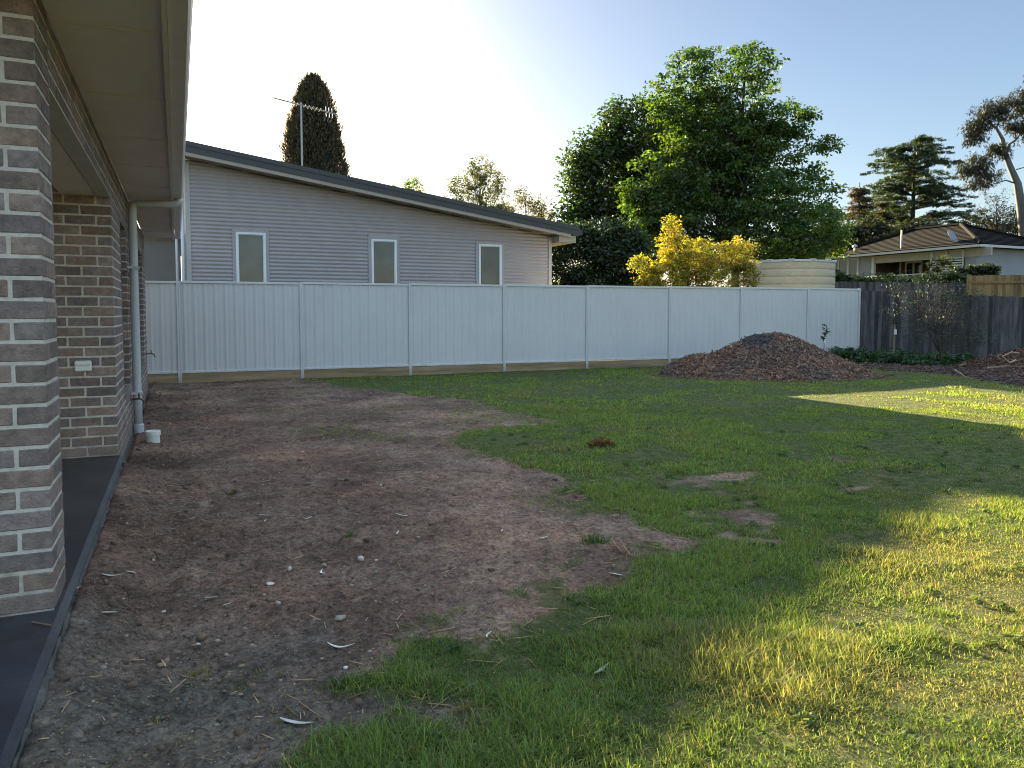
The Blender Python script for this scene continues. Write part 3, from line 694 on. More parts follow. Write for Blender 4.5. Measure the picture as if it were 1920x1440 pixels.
for k in range(30):                                            # ribs of the sheet run up the slope
    y = RYF + .14 + k * .29; q.prism(*strip(RX0, RX1, .001, .03, y, y + .03))
q.build("roof", M["roof"], nb)
q = MB(); q.prism(*strip(RX0, RX1 - .02, -.205, -.058, RYF - .012, RYF + .012)); q.prism(*strip(RX0, RX1 - .02, -.075, .022, RYF - .03, RYF - .014)); q.build("barge_capping", M["roof"], nb)
q = MB(); q.prism(*strip(RX0, RX1 - .25, -.285, -.207, RYF + .0, RYF + .024)); q.build("barge_board", M["cream"], nb)
q = MB(); q.prism(*strip(RX0, RX1 - .3, -.262, -.25, RYF + .026, HY + .01)); q.build("soffit", M["cream"], nb)
for k in range(7):
    x = 2.1 + k * 1.02; MB().prism(*strip(x, x + .42, -.266, -.263, HY - .22, HY - .17)).build("soffit_vent", M["dark"], nb)
q = MB(); q.prism([(RX1 - .05, RYF, rake(RX1) - .05), (RX1 + .07, RYF, rake(RX1) - .05), (RX1 + .09, RYF, rake(RX1) - .17), (RX1 - .05, RYF, rake(RX1) - .17)], (0, 8.8, 0)); q.build("gutter", M["roof"], nb)
q = MB(); q.box((HX1 + .001, RYF + .05, rake(HX1) - .46), (RX1 - .08, HY + 8.2, rake(RX1) - .2)); q.build("eave_box", M["cream"], nb)
q = MB(); q.tube([(HX0 - .07, HY + .1, .2), (HX0 - .07, HY + .1, rake(HX0) - .3)], .04, 10); q.tube([(HX0 - .19, HY + .6, .2), (HX0 - .19, HY + .6, rake(HX0) - .3)], .03, 10); q.build("downpipe", M["wframe"], nb, smooth=True)
# roof antenna
AX, AY = 2.68, HY + .1
q = MB(); zr = rake(AX); q.tube([(AX, AY, zr - .02), (AX, AY, 6.16)], .022, 8); an = q.build("antenna", M["galv"], nb)
MB().box((AX - .10, AY - .06, zr - .01), (AX + .10, AY + .06, zr + .035)).build("mount", M["galv"], an)
q = MB(); b0 = WY(511, 183, AY); b1 = WY(630, 214, AY); q.tube([b0, b1], .016, 6)
bd = (b1 - b0) / np.linalg.norm(b1 - b0); L_ = np.linalg.norm(b1 - b0)
for k in range(13):
    c_ = b0 + bd * L_ * (.02 + k * .06); l_ = .09 + .006 * k
    q.tube([c_ + np.array([0, -l_, 0]), c_ + np.array([0, l_, 0])], .006, 5)
for k in range(3):
    c_ = b0 + bd * L_ * (.84 + .05 * k); q.tube([c_ + np.array([-.03, -.2, -.16]), c_, c_ + np.array([.03, .2, .16])], .007, 5); q.tube([c_ + np.array([.0, -.2, .16]), c_ + np.array([0, .2, -.16])], .007, 5)
q.build("boom", M["galv"], an)
# garage further back on the left
ga = thing("garage", "plain grey brown rendered garage wall between brick house and weatherboard house", "garage", (-2.2, 22, 0))
gz = WY(300, 447, 21)[2]
MB().box((-6.5, 21, -.2), (WY(339, 480, 21)[0], 27, gz), bev=.02).build("wall", M["garage"], ga)
MB().box((-6.7, 20.85, gz), (WY(339, 480, 21)[0] + .1, 27.2, gz + .12), bev=.01).build("roof", M["roof"], ga)

# ------------------------------------------------------------------ foliage
def leaves(cen, rc, per, L, wd, tint, flat=.6, droop=.2, jit=.2, rng=None, spread='ball', upn=.6, axis_dir=None):
    """Leaf faces scattered round clump centres cen (n,3) with radius rc (n); returns verts, quads, colours."""
    rng = rng or RNG; n = len(cen); k = np.repeat(np.arange(n), per); N = len(k)
    v = rng.normal(0, 1, (N, 3)); v /= np.linalg.norm(v, axis=1)[:, None]; rr = rng.random(N) ** .45
    off = v * (rr * rc[k])[:, None]; off[:, 2] *= flat
    p = cen[k] + off
    a = v * .7 + rng.normal(0, .6, (N, 3)); a[:, 2] = a[:, 2] * .5 - droop
    if axis_dir is not None: a = a * .35 + axis_dir[k] * 1.0
    a /= np.linalg.norm(a, axis=1)[:, None]
    nn = rng.normal(0, .55, (N, 3)); nn[:, 2] += upn
    s = np.cross(a, nn); s /= (np.linalg.norm(s, axis=1)[:, None] + 1e-9); nn = np.cross(s, a)
    l = (L * rng.uniform(.45, 1.35, N))[:, None]; w_ = (wd * rng.uniform(.7, 1.25, N))[:, None] * .5
    V = np.stack([p - a * l * .5, p + s * w_ + nn * w_ * .35, p + a * l * .5 - nn * w_ * .3, p - s * w_ + nn * w_ * .35], 1)
    c = tint[k] * rng.uniform(1 - jit, 1 + jit, (N, 1)) * (1 + rng.normal(0, .10, (N, 3)))
    return V.reshape(-1, 3), np.arange(N * 4).reshape(N, 4), np.repeat(np.clip(c, 0, 1), 4, 0)
def blend(a, b, t): return np.array(a)[None] * (1 - t[:, None]) + np.array(b)[None] * t[:, None]
def limb(mb, a, b, r0, r1, sag=0., n=5, wob=.06, rng=random):
    a = np.array(a, float); b = np.array(b, float); L = np.linalg.norm(b - a)
    P = [a + (b - a) * t + np.array([rng.uniform(-1, 1), rng.uniform(-1, 1), rng.uniform(-.5, .5)]) * L * wob * math.sin(t * math.pi) + UP * sag * L * math.sin(t * math.pi) for t in np.linspace(0, 1, n)]
    mb.tube(P, np.linspace(r0, r1, n), 6)
def lobe(px, py, rx, ry, d, dd=0., k=.8):
    c = W(px, py, d + dd); s = (d + dd) / FPX
    return c, np.array([rx * s, k * (rx + ry) / 2 * s, ry * s])
def tree(name, label, d, base_px, trunk_r, lobes, ncl, cr, per, L, wd, dark, light, alt=None, cat="tree", flat=.55, droop=.2, group=None, seed=1, shell=.5, base_z=None, bark="bark", nlimb=26, fork=.35, upn=.6, loose=1.0, lit=.0, leafm="leaf"):
    rng = np.random.default_rng(seed); rnd = random.Random(seed)
    b = W(base_px[0], base_px[1], d); z0 = base_z if base_z is not None else float(gh(b[0:1], b[1:2])[0]); b[2] = z0
    t = thing(name, label, cat, tuple(b), group)
    Ls = [lobe(*l_[:4], d, *(l_[4:])) for l_ in lobes]; wt = np.array([r.prod() ** .67 for _, r in Ls]); wt /= wt.sum()
    which = rng.choice(len(Ls), ncl, p=wt); C0 = np.array([Ls[i][0] for i in which]); R0 = np.array([Ls[i][1] for i in which])
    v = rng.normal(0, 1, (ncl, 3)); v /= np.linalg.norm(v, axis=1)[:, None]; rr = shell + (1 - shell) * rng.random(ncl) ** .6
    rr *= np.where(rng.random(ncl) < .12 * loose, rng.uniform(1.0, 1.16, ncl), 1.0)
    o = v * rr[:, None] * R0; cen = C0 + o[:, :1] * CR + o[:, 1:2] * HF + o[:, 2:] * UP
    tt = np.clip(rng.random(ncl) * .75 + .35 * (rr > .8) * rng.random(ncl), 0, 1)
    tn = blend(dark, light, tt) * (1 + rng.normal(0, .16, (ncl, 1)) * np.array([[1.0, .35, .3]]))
    if alt:
        px_ = 960 + FPX * ((cen - EYE) @ CR) / ((cen - EYE) @ CF); am = sstep(alt[0], alt[1], px_ + rng.normal(0, 14, ncl))[:, None]; tn = tn * (1 - am) + blend(alt[2], alt[3], tt) * am
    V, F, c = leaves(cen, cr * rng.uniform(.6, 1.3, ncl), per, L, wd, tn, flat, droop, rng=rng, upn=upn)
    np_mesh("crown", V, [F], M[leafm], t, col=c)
    top = max(Ls, key=lambda q: q[0][2] + q[1][2]); mid = np.average([q[0] for q in Ls], axis=0, weights=wt)
    mb = MB(); hp = np.array([b[0] * .6 + mid[0] * .4, b[1] * .6 + mid[1] * .4, z0 + (mid[2] - z0) * .45]); tp = np.array([*(top[0][:2]), top[0][2] + top[1][2] * .4])
    P = [b - UP * .2, b + UP * .02, b * .5 + hp * .5, hp, hp * .5 + tp * .5, tp]
    mb.tube(P, [trunk_r * 1.35, trunk_r * 1.15, trunk_r * .95, trunk_r * .8, trunk_r * .45, trunk_r * .1], 8)
    for i in range(min(nlimb, ncl)):
        e = cen[i]; u = rnd.uniform(.1, .9); s = hp * (1 - u) + tp * u if rnd.random() < .75 else b * .4 + hp * .6
        if e[2] < s[2] - .8: s = hp
        limb(mb, s, e, trunk_r * rnd.uniform(.22, .4) * (1 - .5 * u), trunk_r * .05, .08, 6, .07, rnd)
    mb.build("trunk", M[bark], t, smooth=True)
    return t

# big maple and what stands round it
tree("maple_tree", "tall bright green maple tree with layered spreading crown behind the white fence", 35, (1385, 560), .22,
     [(1330, 150, 95, 62), (1420, 140, 40, 50), (1250, 215, 45, 50), (1350, 250, 130, 80), (1440, 240, 75, 55), (1300, 330, 120, 75), (1420, 340, 110, 75), (1230, 400, 70, 55), (1330, 430, 130, 70), (1470, 410, 95, 70, -1.5),
      (1535, 270, 38, 22), (1510, 215, 22, 20), (1530, 345, 45, 28), (1500, 450, 70, 40, -1), (1190, 360, 30, 24), (1240, 470, 70, 45), (1400, 95, 22, 18), (1310, 105, 26, 18)],
     980, .55, 54, .19, .11, (.020, .050, .007), (.075, .130, .014), flat=.50, droop=.28, seed=21, shell=.2, nlimb=70, loose=2.2)
tree("broad_tree", "dense dark green tree with rounded crown left of and behind the maple", 43, (1185, 560), .3,
     [(1200, 260, 90, 72), (1130, 330, 70, 80), (1095, 320, 38, 45), (1230, 350, 95, 110), (1140, 430, 85, 80), (1300, 300, 100, 110, 2), (1085, 400, 30, 40), (1400, 330, 90, 110, 3)],
     640, .95, 70, .26, .16, (.009, .022, .006), (.038, .070, .012), flat=.7, droop=.1, seed=22, shell=.5, nlimb=40)
tree("golden_tree", "small golden yellow leafed tree just behind the white fence beside the tank", 23.6, (1310, 560), .09,
     [(1258, 430, 15, 26), (1268, 468, 34, 34), (1310, 482, 40, 34), (1378, 478, 36, 34), (1250, 520, 46, 32), (1198, 494, 20, 12), (1225, 505, 22, 14), (1335, 520, 70, 34), (1405, 512, 22, 26), (1222, 532, 24, 14)],
     360, .24, 60, .085, .045, (.125, .115, .012), (.37, .325, .028), flat=.75, droop=.0, seed=23, shell=.3, nlimb=26, upn=.3, alt=(1330, 1430, (.07, .075, .012), (.26, .20, .02)))
tree("dark_bush", "dark green bush between weatherboard house and golden tree", 30, (1115, 560), .12,
     [(1080, 490, 60, 50), (1150, 490, 62, 56), (1045, 470, 25, 40), (1200, 520, 40, 40), (1110, 540, 90, 30), (1165, 450, 40, 40), (1080, 450, 40, 30), (1200, 480, 30, 40)],
     480, .5, 70, .14, .08, (.012, .024, .009), (.028, .050, .014), cat="bush", seed=24, shell=.45, nlimb=12)
tree("sparse_tree", "thin open gum tree showing sky through its leaves above the weatherboard roof", 44, (902, 480), .14,
     [(900, 325, 34, 28), (875, 350, 40, 26), (930, 350, 26, 28), (850, 370, 18, 20), (900, 385, 50, 30), (935, 400, 30, 20)],
     150, .42, 34, .20, .07, (.045, .058, .026), (.10, .105, .045), flat=.9, droop=.3, seed=25, shell=.2, nlimb=40)
tree("sparse_tree", "low ragged tree with reddish twigs right of the thin gum, above roof", 46, (985, 480), .10,
     [(985, 380, 30, 28), (1010, 395, 28, 22), (960, 395, 26, 22), (1030, 410, 26, 18), (990, 420, 50, 20)],
     110, .38, 30, .18, .07, (.06, .055, .03), (.12, .105, .05), flat=.9, droop=.2, seed=26, shell=.2, nlimb=30)
tree("treetop", "small light green treetop peeking over the middle of the dark roof", 48, (772, 480), .1,
     [(776, 352, 20, 14), (745, 354, 12, 8), (770, 385, 30, 30)], 60, .42, 34, .20, .1, (.06, .10, .03), (.12, .17, .05), seed=27, nlimb=10)
tree("green_thicket", "yellow green thicket under the maple, right of the tank", 41, (1560, 540), .15,
     [(1520, 420, 60, 45), (1490, 470, 60, 30), (1560, 440, 30, 40), (1440, 470, 60, 30)], 260, .6, 50, .2, .11, (.04, .08, .015), (.11, .165, .03), cat="tree", seed=28, nlimb=16)

def cypress():
    d = 48; b = W(590, 350, d); b[2] = 0
    t = thing("cypress_tree", "dense dark columnar cypress rising behind the weatherboard roof", "tree", tuple(b))
    zt = W(588, 150, d)[2]; s = d / FPX; rng = np.random.default_rng(31)
    prof = [(0, 66), (.45, 63), (.60, 59), (.72, 53), (.82, 44), (.90, 34), (.95, 24), (.985, 12), (1.0, 2)]
    hz = np.array([p[0] for p in prof]); hr = np.array([p[1] for p in prof]) * s
    n = 1500; u = .25 + .75 * rng.random(n) ** .8; th = rng.uniform(0, 2 * math.pi, n)
    r = np.interp(u, hz, hr) * (.84 + .16 * rng.random(n) + .30 * fbm(th * 3, u * 16, 1, 2, 33) + .10 * (rng.random(n) < .06))
    cen = np.c_[b[0] + r * np.cos(th), b[1] + r * np.sin(th), u * zt]
    ad = np.c_[np.cos(th) * .35, np.sin(th) * .35, np.ones(n)]
    V, F, c = leaves(cen, rng.uniform(.18, .40, n), 34, .22, .065, blend((.034, .024, .017), (.080, .058, .038), rng.random(n)), 1.3, -.6, rng=rng, axis_dir=ad, upn=.1)
    np_mesh("crown", V, [F], M["leaf"], t, col=c)
    mb = MB(); mb.lathe((b[0], b[1], .8), [(np.interp(q, hz, hr) * .78, q * zt - .8) for q in np.linspace(.08, .985, 24)], 20); mb.build("light_block_core", M["core"], t, smooth=True)  # solid dark core, added to keep light from passing through the crown
    MB().tube([(b[0], b[1], -.2), (b[0], b[1], zt * .3)], [.25, .18], 10).build("trunk", M["bark"], t, smooth=True)
cypress()

def conifer(name, label, d, cx, top_y, base_z, prof, tiers, per_tier, dark, light, seed, droop=.12, cr=.55, per=34, L=.3, wd=.09, trunk_r=.35, up0=.05, dens=3):
    """Layered conifer: prof lists (fraction of height, half width in photo pixels)."""
    rng = np.random.default_rng(seed); rnd = random.Random(seed); s = d / FPX
    b = W(cx, top_y, d); zt = b[2]; b[2] = base_z
    t = thing(name, label, "tree", tuple(b)); H = zt - base_z
    mb = MB(); mb.tube([b - UP * .2, b + UP * H * .5, b + UP * H * .99], [trunk_r, trunk_r * .6, .03], 8)
    cen = []; rad_ = []
    for i in range(tiers):
        f = .12 + .86 * (i + rnd.uniform(-.3, .3)) / tiers; R = np.interp(f, [p[0] for p in prof], [p[1] for p in prof]) * s
        for k in range(per_tier):
            an = rnd.uniform(0, 2 * math.pi); l = R * rnd.uniform(.55, 1.08)
            o = b + UP * H * f; e = o + np.array([math.cos(an) * l, math.sin(an) * l, l * (up0 - droop * rnd.uniform(.4, 1.4))])
            P = [o + (e - o) * q + UP * l * .10 * math.sin(q * math.pi) for q in (0, .3, .6, .85, 1)]
            mb.tube(P, [trunk_r * .16, trunk_r * .11, trunk_r * .07, .02, .008], 5)
            for q in np.linspace(.3, 1.03, max(3, int(l * dens / 1.2))):
                cen.append(o + (e - o) * q + UP * l * .10 * math.sin(min(q, 1) * math.pi) + rng.normal(0, .12, 3) * (.6 + l * .08)); rad_.append(cr * (1.15 - .55 * q) * rnd.uniform(.7, 1.2))
    cen = np.array(cen); rad_ = np.array(rad_); tt = rng.random(len(cen))
    V, F, c = leaves(cen, rad_, per, L, wd, blend(dark, light, tt), .32, .15, rng=rng, upn=.9)
    np_mesh("crown", V, [F], M["leaf"], t, col=c); mb.build("trunk", M["bark"], t, smooth=True)
conifer("cedar_tree", "wide dark cedar with drooping flat tiers behind the tiled roof house", 72, 1716, 250, 3.0,
        [(0, 120), (.3, 135), (.5, 118), (.68, 92), (.82, 88), (.92, 55), (1, 8)], 19, 12, (.014, .026, .013), (.036, .054, .026), 41, cr=.62, per=26, L=.40, wd=.09, up0=.12, droop=.16)
conifer("brown_conifer", "slender brownish conifer between the maple and the cedar", 64, 1612, 340, 2.6,
        [(0, 46), (.4, 44), (.7, 32), (.9, 16), (1, 3)], 17, 9, (.035, .026, .016), (.07, .052, .03), 42, cr=.6, per=30, L=.34, wd=.08, trunk_r=.2)
conifer("brown_conifer", "second brownish conifer standing right beside the cedar trunk's left side", 66, 1655, 372, 2.6,
        [(0, 40), (.4, 40), (.7, 28), (.9, 14), (1, 3)], 14, 9, (.030, .028, .016), (.06, .052, .028), 43, cr=.6, per=30, L=.34, wd=.08, trunk_r=.2)
tree("background_tree", "dark low tree left of the tiled roof, under the brown conifers", 58, (1590, 520), .2,
     [(1580, 450, 40, 30), (1620, 440, 36, 34), (1660, 440, 40, 26), (1560, 470, 30, 30), (1720, 440, 50, 26)], 240, .8, 46, .28, .14, (.014, .020, .010), (.035, .04, .02), seed=44, base_z=2.4, nlimb=14)
tree("background_tree", "dark scrubby tree behind the ridge at the right edge of the photo", 66, (1880, 520), .2,
     [(1830, 430, 50, 26), (1880, 425, 40, 24), (1940, 420, 50, 36), (1900, 440, 70, 20)], 150, .75, 40, .28, .12, (.018, .024, .012), (.045, .045, .024), seed=45, base_z=3., nlimb=14)
tree("bare_shrub", "thin half bare shrub with upright twigs beside the gum trunk", 62, (1868, 470), .08,
     [(1868, 390, 34, 46), (1895, 410, 22, 34), (1845, 415, 20, 26)], 150, .30, 7, .2, .08, (.05, .042, .03), (.10, .08, .05), cat="shrub", seed=46, base_z=3., nlimb=110, shell=.1, flat=1.2)

def gum():
    d = 58; t0 = W(1922, 450, d); t0[2] = 3.0; rng = np.random.default_rng(51); rnd = random.Random(51)
    t = thing("gum_tree", "tall pale trunked gum tree with clumped foliage at the right edge", "tree", tuple(t0))
    A = lambda x, y, dd=0: W(x, y, d + dd)
    mb = MB(); main = [t0 - UP * .2, A(1920, 440), A(1915, 390), A(1908, 345), A(1893, 310), A(1884, 285), A(1880, 262), A(1868, 240), A(1852, 228)]
    mb.tube(main, [.42, .36, .33, .28, .22, .19, .15, .10, .05], 9)
    for P, r in (([A(1885, 290), A(1893, 270), A(1905, 262), A(1920, 240), A(1935, 215)], .12), ([A(1882, 272), A(1866, 282), A(1850, 290), A(1828, 300)], .07), ([A(1908, 345), A(1886, 338), A(1862, 345), A(1840, 350)], .07),
                 ([A(1915, 390), A(1938, 350), A(1960, 300), A(1975, 250)], .16), ([A(1868, 240), A(1878, 215), A(1890, 200)], .06), ([A(1905, 262), A(1902, 235), A(1910, 200)], .06), ([A(1905, 318), A(1926, 312), A(1935, 290)], .05)):
        mb.tube(P, np.linspace(r, r * .3, len(P)), 7)
    mb.build("trunk", M["gumbark"], t, smooth=True)
    LB = [(1850, 215, 36, 20), (1885, 205, 40, 24), (1835, 240, 24, 24), (1825, 260, 14, 16), (1920, 190, 30, 26), (1870, 285, 26, 12), (1838, 300, 24, 14), (1816, 315, 18, 18), (1850, 328, 36, 12), (1835, 345, 22, 10), (1940, 250, 28, 30), (1905, 240, 26, 14), (1990, 220, 50, 50), (1950, 165, 40, 36), (1965, 300, 30, 22)]
    cen = []
    for l_ in LB:
        c, r = lobe(*l_, d)
        for k in range(int(8 + l_[2] * l_[3] / 38)):
            v = rng.normal(0, 1, 3); v /= np.linalg.norm(v); o = v * r * rng.random() ** .4; cen.append(c + o[0] * CR + o[1] * HF + o[2] * UP)
    cen = np.array(cen); n = len(cen)
    V, F, c = leaves(cen, rng.uniform(.35, .75, n), 52, .30, .07, blend((.022, .026, .017), (.060, .052, .026), rng.random(n) ** 1.3), .7, .9, rng=rng, upn=.2)
    np_mesh("crown", V, [F], M["dull"], t, col=c)
gum()

# ------------------------------------------------------------------ water tank
TC = W(1474, 540, 28.0); TR = 84 * 28.0 / FPX; tz = W(1474, 489, 28.0 - TR)[2]
tk = thing("water_tank", "round cream corrugated steel water tank behind the white fence", "water tank", (TC[0], TC[1], .3))
pr = [(TR, -.2)]; z = 0; bh = .27
while z < tz - .3:
    for k in range(5): pr.append((TR + .010 * math.sin(math.pi * (k + .5) / 5), z + .014 + (bh - .028) * k / 4))
    pr.append((TR - .012, z + bh)); z += bh
pr.append((TR, tz - .25))
MB().lathe((TC[0], TC[1], .25), pr, 56, cap=False).build("tank_wall", M["tank"], tk, smooth=True)
MB().lathe((TC[0], TC[1], tz), [(TR + .03, -.02), (TR + .04, .03), (TR - .02, .045), (TR * .6, .10), (.02, .16)], 40).build("roof", M["farwhite"], tk)
e = W(1524, 510, 28.0 - TR * .86); q = MB(); q.tube([(e[0], e[1], .2), (e[0], e[1], tz - .04)], .055, 12); q.build("pipe", M["tank"], tk, smooth=True)
for a in np.linspace(0, 2 * math.pi, 14, endpoint=False):
    MB().box((TR * .94, -.10, tz + .035), (TR + .055, .10, tz + .075), np.array([[math.cos(a), math.sin(a), 0], [-math.sin(a), math.cos(a), 0], [0, 0, 1]]), .01, None, (TC[0], TC[1], 0)).build("bracket", M["farwhite"], tk)

# ------------------------------------------------------------------ tiled house on the rise
FC = W(1838, 457, 40.0)[:2]; EZ = W(1838, 457, 40.0)[2]
A2 = W(1545, 482, 49.6)[:2]; f1 = (A2 - FC) / np.linalg.norm(A2 - FC); f2 = np.array([-f1[1], f1[0]])
if f2 @ CR[:2] < 0: f2 = -f2
LF = np.linalg.norm(A2 - FC); WF = 7.5; FAX = np.array([[*f1, 0], [*f2, 0], [0, 0, 1]]); FO = np.array([*FC, 0])
FB = 1.7                                                       # floor level of the rise
def P3(s, t, z): return FO + np.array([*(f1 * s + f2 * t), z])
def onface(x, y, t0=.55):
    """Where the photo ray meets the left face: (distance along it, height)."""
    r = ray(x, y); o = EYE[:2] - FC; a = np.array([[f1[0], -r[0]], [f1[1], -r[1]]]); sl_ = np.linalg.solve(a, o - f2 * t0)
    return sl_[0], EYE[2] + r[2] * sl_[1]
fh = thing("tiled_house", "low white house with brown tiled hip roof on the rise at far right", "house", tuple(P3(4, 4, FB)))
rh = 1.55; m_ = WF / 2
c00, c10, c11, c01 = P3(0, 0, EZ), P3(LF, 0, EZ), P3(LF, WF, EZ), P3(0, WF, EZ); r0, r1 = P3(m_, m_, EZ + rh), P3(LF - m_, m_, EZ + rh)
def slope_tiles(mb, a, b, c, d, rows):
    """Rows of lapped tiles over the roof face a-b (eave) to d-c (ridge)."""
    a, b, c, d = map(np.array, (a, b, c, d)); nrm = np.cross(b - a, d - a); nrm /= np.linalg.norm(nrm)
    if nrm[2] < 0: nrm = -nrm
    for i in range(rows):
        u, v = i / rows, (i + 1) / rows; l0, l1 = a + (d - a) * u, b + (c - b) * u; h0, h1 = a + (d - a) * v, b + (c - b) * v; g = random.uniform(.8, 1.2)
        mb.add([l0 + nrm * .045, l1 + nrm * .045, h1 + nrm * .015, h0 + nrm * .015, l0, l1], [(0, 1, 2, 3), (4, 5, 1, 0)], (g, g, g))
mb = MB(); slope_tiles(mb, c00, c10, r1, r0, 15); slope_tiles(mb, c01, c00, r0, r0, 15); slope_tiles(mb, c11, c01, r0, r1, 15); slope_tiles(mb, c10, c11, r1, r1, 15)
rf = mb.build("roof", M["tile"], fh)
mb = MB()
for a, b in ((c00, r0), (c01, r0), (r0, r1), (c10, r1), (c11, r1)): mb.tube([a + UP * .06, b + UP * .07], .10, 6)
mb.build("ridge_cap", M["tile"], rf)
mb = MB(); mb.box((.0, .0, EZ - .14), (LF, .10, EZ - .01), FAX, org=FO); mb.box((0, .101, EZ - .14), (.10, WF, EZ - .01), FAX, org=FO); mb.build("gutter", M["farwhite"], fh)
sa, _ = onface(1748, 500); sb_, _ = onface(1638, 500); sc_, _ = onface(1808, 500)
mb = MB()
mb.box((.55, .55, FB - .5), (sc_ - .02, .7, EZ - .12), FAX, org=FO)                         # corner wall
mb.box((.55, .701, FB - .5), (.7, WF - .5, EZ - .12), FAX, org=FO)                          # right face
mb.box((sb_ + .02, .55, FB - .5), (LF - .4, .7, EZ - .12), FAX, org=FO)                     # left of the verandah
mb.box((sc_ - .02, 2.6, FB - .5), (sb_ + .0, 2.7, EZ - .12), FAX, org=FO)
mb.build("wall", M["farwall"], fh)
mb = MB(); mb.box((sc_, 2.56, FB - .4), (sb_, 2.598, EZ - .14), FAX, org=FO); mb.box((sc_ - .02, .702, FB - .4), (sc_ + .02, 2.55, EZ - .14), FAX, org=FO); mb.box((sb_ - .02, .702, FB - .4), (sb_ + .02, 2.55, EZ - .14), FAX, org=FO); mb.build("verandah_wall", M["fardark"], fh)
mb = MB(); mb.box((sc_ - 1.5, .5, EZ - .62), (sb_ + .1, .62, EZ - .16), FAX, org=FO); mb.build("verandah_beam", M["farbeam"], fh)
for s_ in (sb_, sa): MB().box((s_ - .09, .46, FB - .5), (s_ + .09, .64, EZ - .2), FAX, org=FO).build("verandah_post", M["farwhite"], fh)
mb = MB(); mb.box((.2, .3, FB - .45), (sb_ + .3, 2.55, FB - .05), FAX, org=FO); mb.build("deck", M["farbeam"], fh)
def far_window(x0, x1, y0, y1, t, mull=1):
    s0, z0 = onface(x0, (y0 + y1) / 2, t); s1, _ = onface(x1, (y0 + y1) / 2, t); _, zt = onface((x0 + x1) / 2, y0, t); _, zb = onface((x0 + x1) / 2, y1, t)
    s0, s1 = min(s0, s1), max(s0, s1); w_ = .10; q = MB(); q.box((s0, t - .06, zb), (s0 + w_, t - .001, zt), FAX, org=FO); q.box((s1 - w_, t - .06, zb), (s1, t - .001, zt), FAX, org=FO); q.box((s0 + w_, t - .06, zt - w_), (s1 - w_, t - .001, zt), FAX, org=FO); q.box((s0 + w_, t - .06, zb), (s1 - w_, t - .001, zb + w_), FAX, org=FO)
    for k in range(1, mull + 1):
        c_ = s0 + (s1 - s0) * k / (mull + 1); q.box((c_ - .06, t - .06, zb + w_), (c_ + .06, t - .001, zt - w_), FAX, org=FO)
    f = q.build("window", M["farwhite"], fh); MB().box((s0 + w_ + .002, t - .03, zb + w_ + .002), (s1 - w_ - .002, t - .02, zt - w_ - .002), FAX, org=FO).build("pane", M["glass"], f)
far_window(1572, 1610, 484, 527, .55); far_window(1640, 1690, 488, 527, 2.56, 2); far_window(1698, 1730, 490, 520, 2.56, 1); far_window(1556, 1567, 488, 524, .55, 0)
mb = MB(); z = onface(1780, 522)[1]; zt = onface(1780, 482)[1]; s0, s1 = sc_ - .02, sa + .02
s0, s1 = min(s0, s1), max(s0, s1)
while z < zt: mb.box((s0, .40, z), (s1, .43, z + .075), FAX, org=FO); z += .135
for s_ in (s0, (s0 + s1) / 2, s1 - .08): mb.box((s_, .432, FB - .4), (s_ + .08, .49, EZ - .2), FAX, org=FO)
mb.build("slatted_screen", M["farwhite"], fh)
mb = MB(); z = onface(1690, 515, -.2)[1]; mb.tube([P3(sc_, .2, z), P3(LF - 2.4, .2, z)], .035, 6)
for k in range(5): s_ = sc_ + .3 + (LF - 2.9 - sc_) * k / 4; mb.tube([P3(s_, .2, FB - .4), P3(s_, .2, z)], .035, 6)
mb.build("railing", M["farwhite"], fh)
def roofpt(x, y):                                               # photo ray to the front roof face
    nrm = np.cross(c10 - c00, r0 - c00); r = ray(x, y); return EYE + r * (((c00 - EYE) @ nrm) / (r @ nrm))
v0 = roofpt(1690, 466); MB().tube([v0 - UP * .1, v0 + UP * 1.1], .05, 8).build("flue", M["galv"], rf)
v0 = roofpt(1603, 470); mb = MB(); mb.tube([v0 - UP * .1, v0 + UP * .25], .07, 8); mb.lathe(tuple(v0 + UP * .2), [(.02, 0), (.16, .03), (.14, .14), (.02, .2)], 10); mb.build("roof_vent", M["galv"], rf)
v0 = roofpt(1785, 457); mb = MB(); mb.tube([v0 - UP * .1, v0 + UP * .35], .03, 6)
dc = v0 + UP * .42; da = np.array([.5 * CR[0] - .75 * HF[0], .5 * CR[1] - .75 * HF[1], .5]); da /= np.linalg.norm(da); db = np.cross(da, UP); db /= np.linalg.norm(db); de = np.cross(db, da); V = []; F = []
for i, (r_, h_) in enumerate(((.001, -.06), (.18, -.05), (.36, 0), (.38, .02), (.36, .035), (.18, -.01), (.001, -.03))):
    for k in range(18): an_ = 2 * math.pi * k / 18; V.append(dc + da * h_ + db * r_ * math.cos(an_) + de * r_ * 1.1 * math.sin(an_))
for i in range(6): F += [(i * 18 + k, i * 18 + (k + 1) % 18, (i + 1) * 18 + (k + 1) % 18, (i + 1) * 18 + k) for k in range(18)]
mb.add(V, F); mb.tube([dc - de * .3, dc + da * .42], .015, 5); mb.build("satellite_dish", M["dish"], rf)
def hedge(name, label, d, lobes, ncl, cr, per, dark, light, seed, cat="hedge", L=.12, wd=.07, bz=None):
    return tree(name, label, d, (lobes[0][0], 560), .05, lobes, ncl, cr, per, L, wd, dark, light, cat=cat, seed=seed, nlimb=20, shell=.2, base_z=bz)
hedge("hedge", "leafy dark hedge along the deck rail of the tiled roof house", 33, [(1600, 530, 40, 16), (1660, 528, 50, 15), (1720, 530, 50, 15), (1780, 530, 46, 17), (1565, 525, 14, 20)], 260, .28, 50, (.018, .034, .010), (.055, .085, .022), 61)
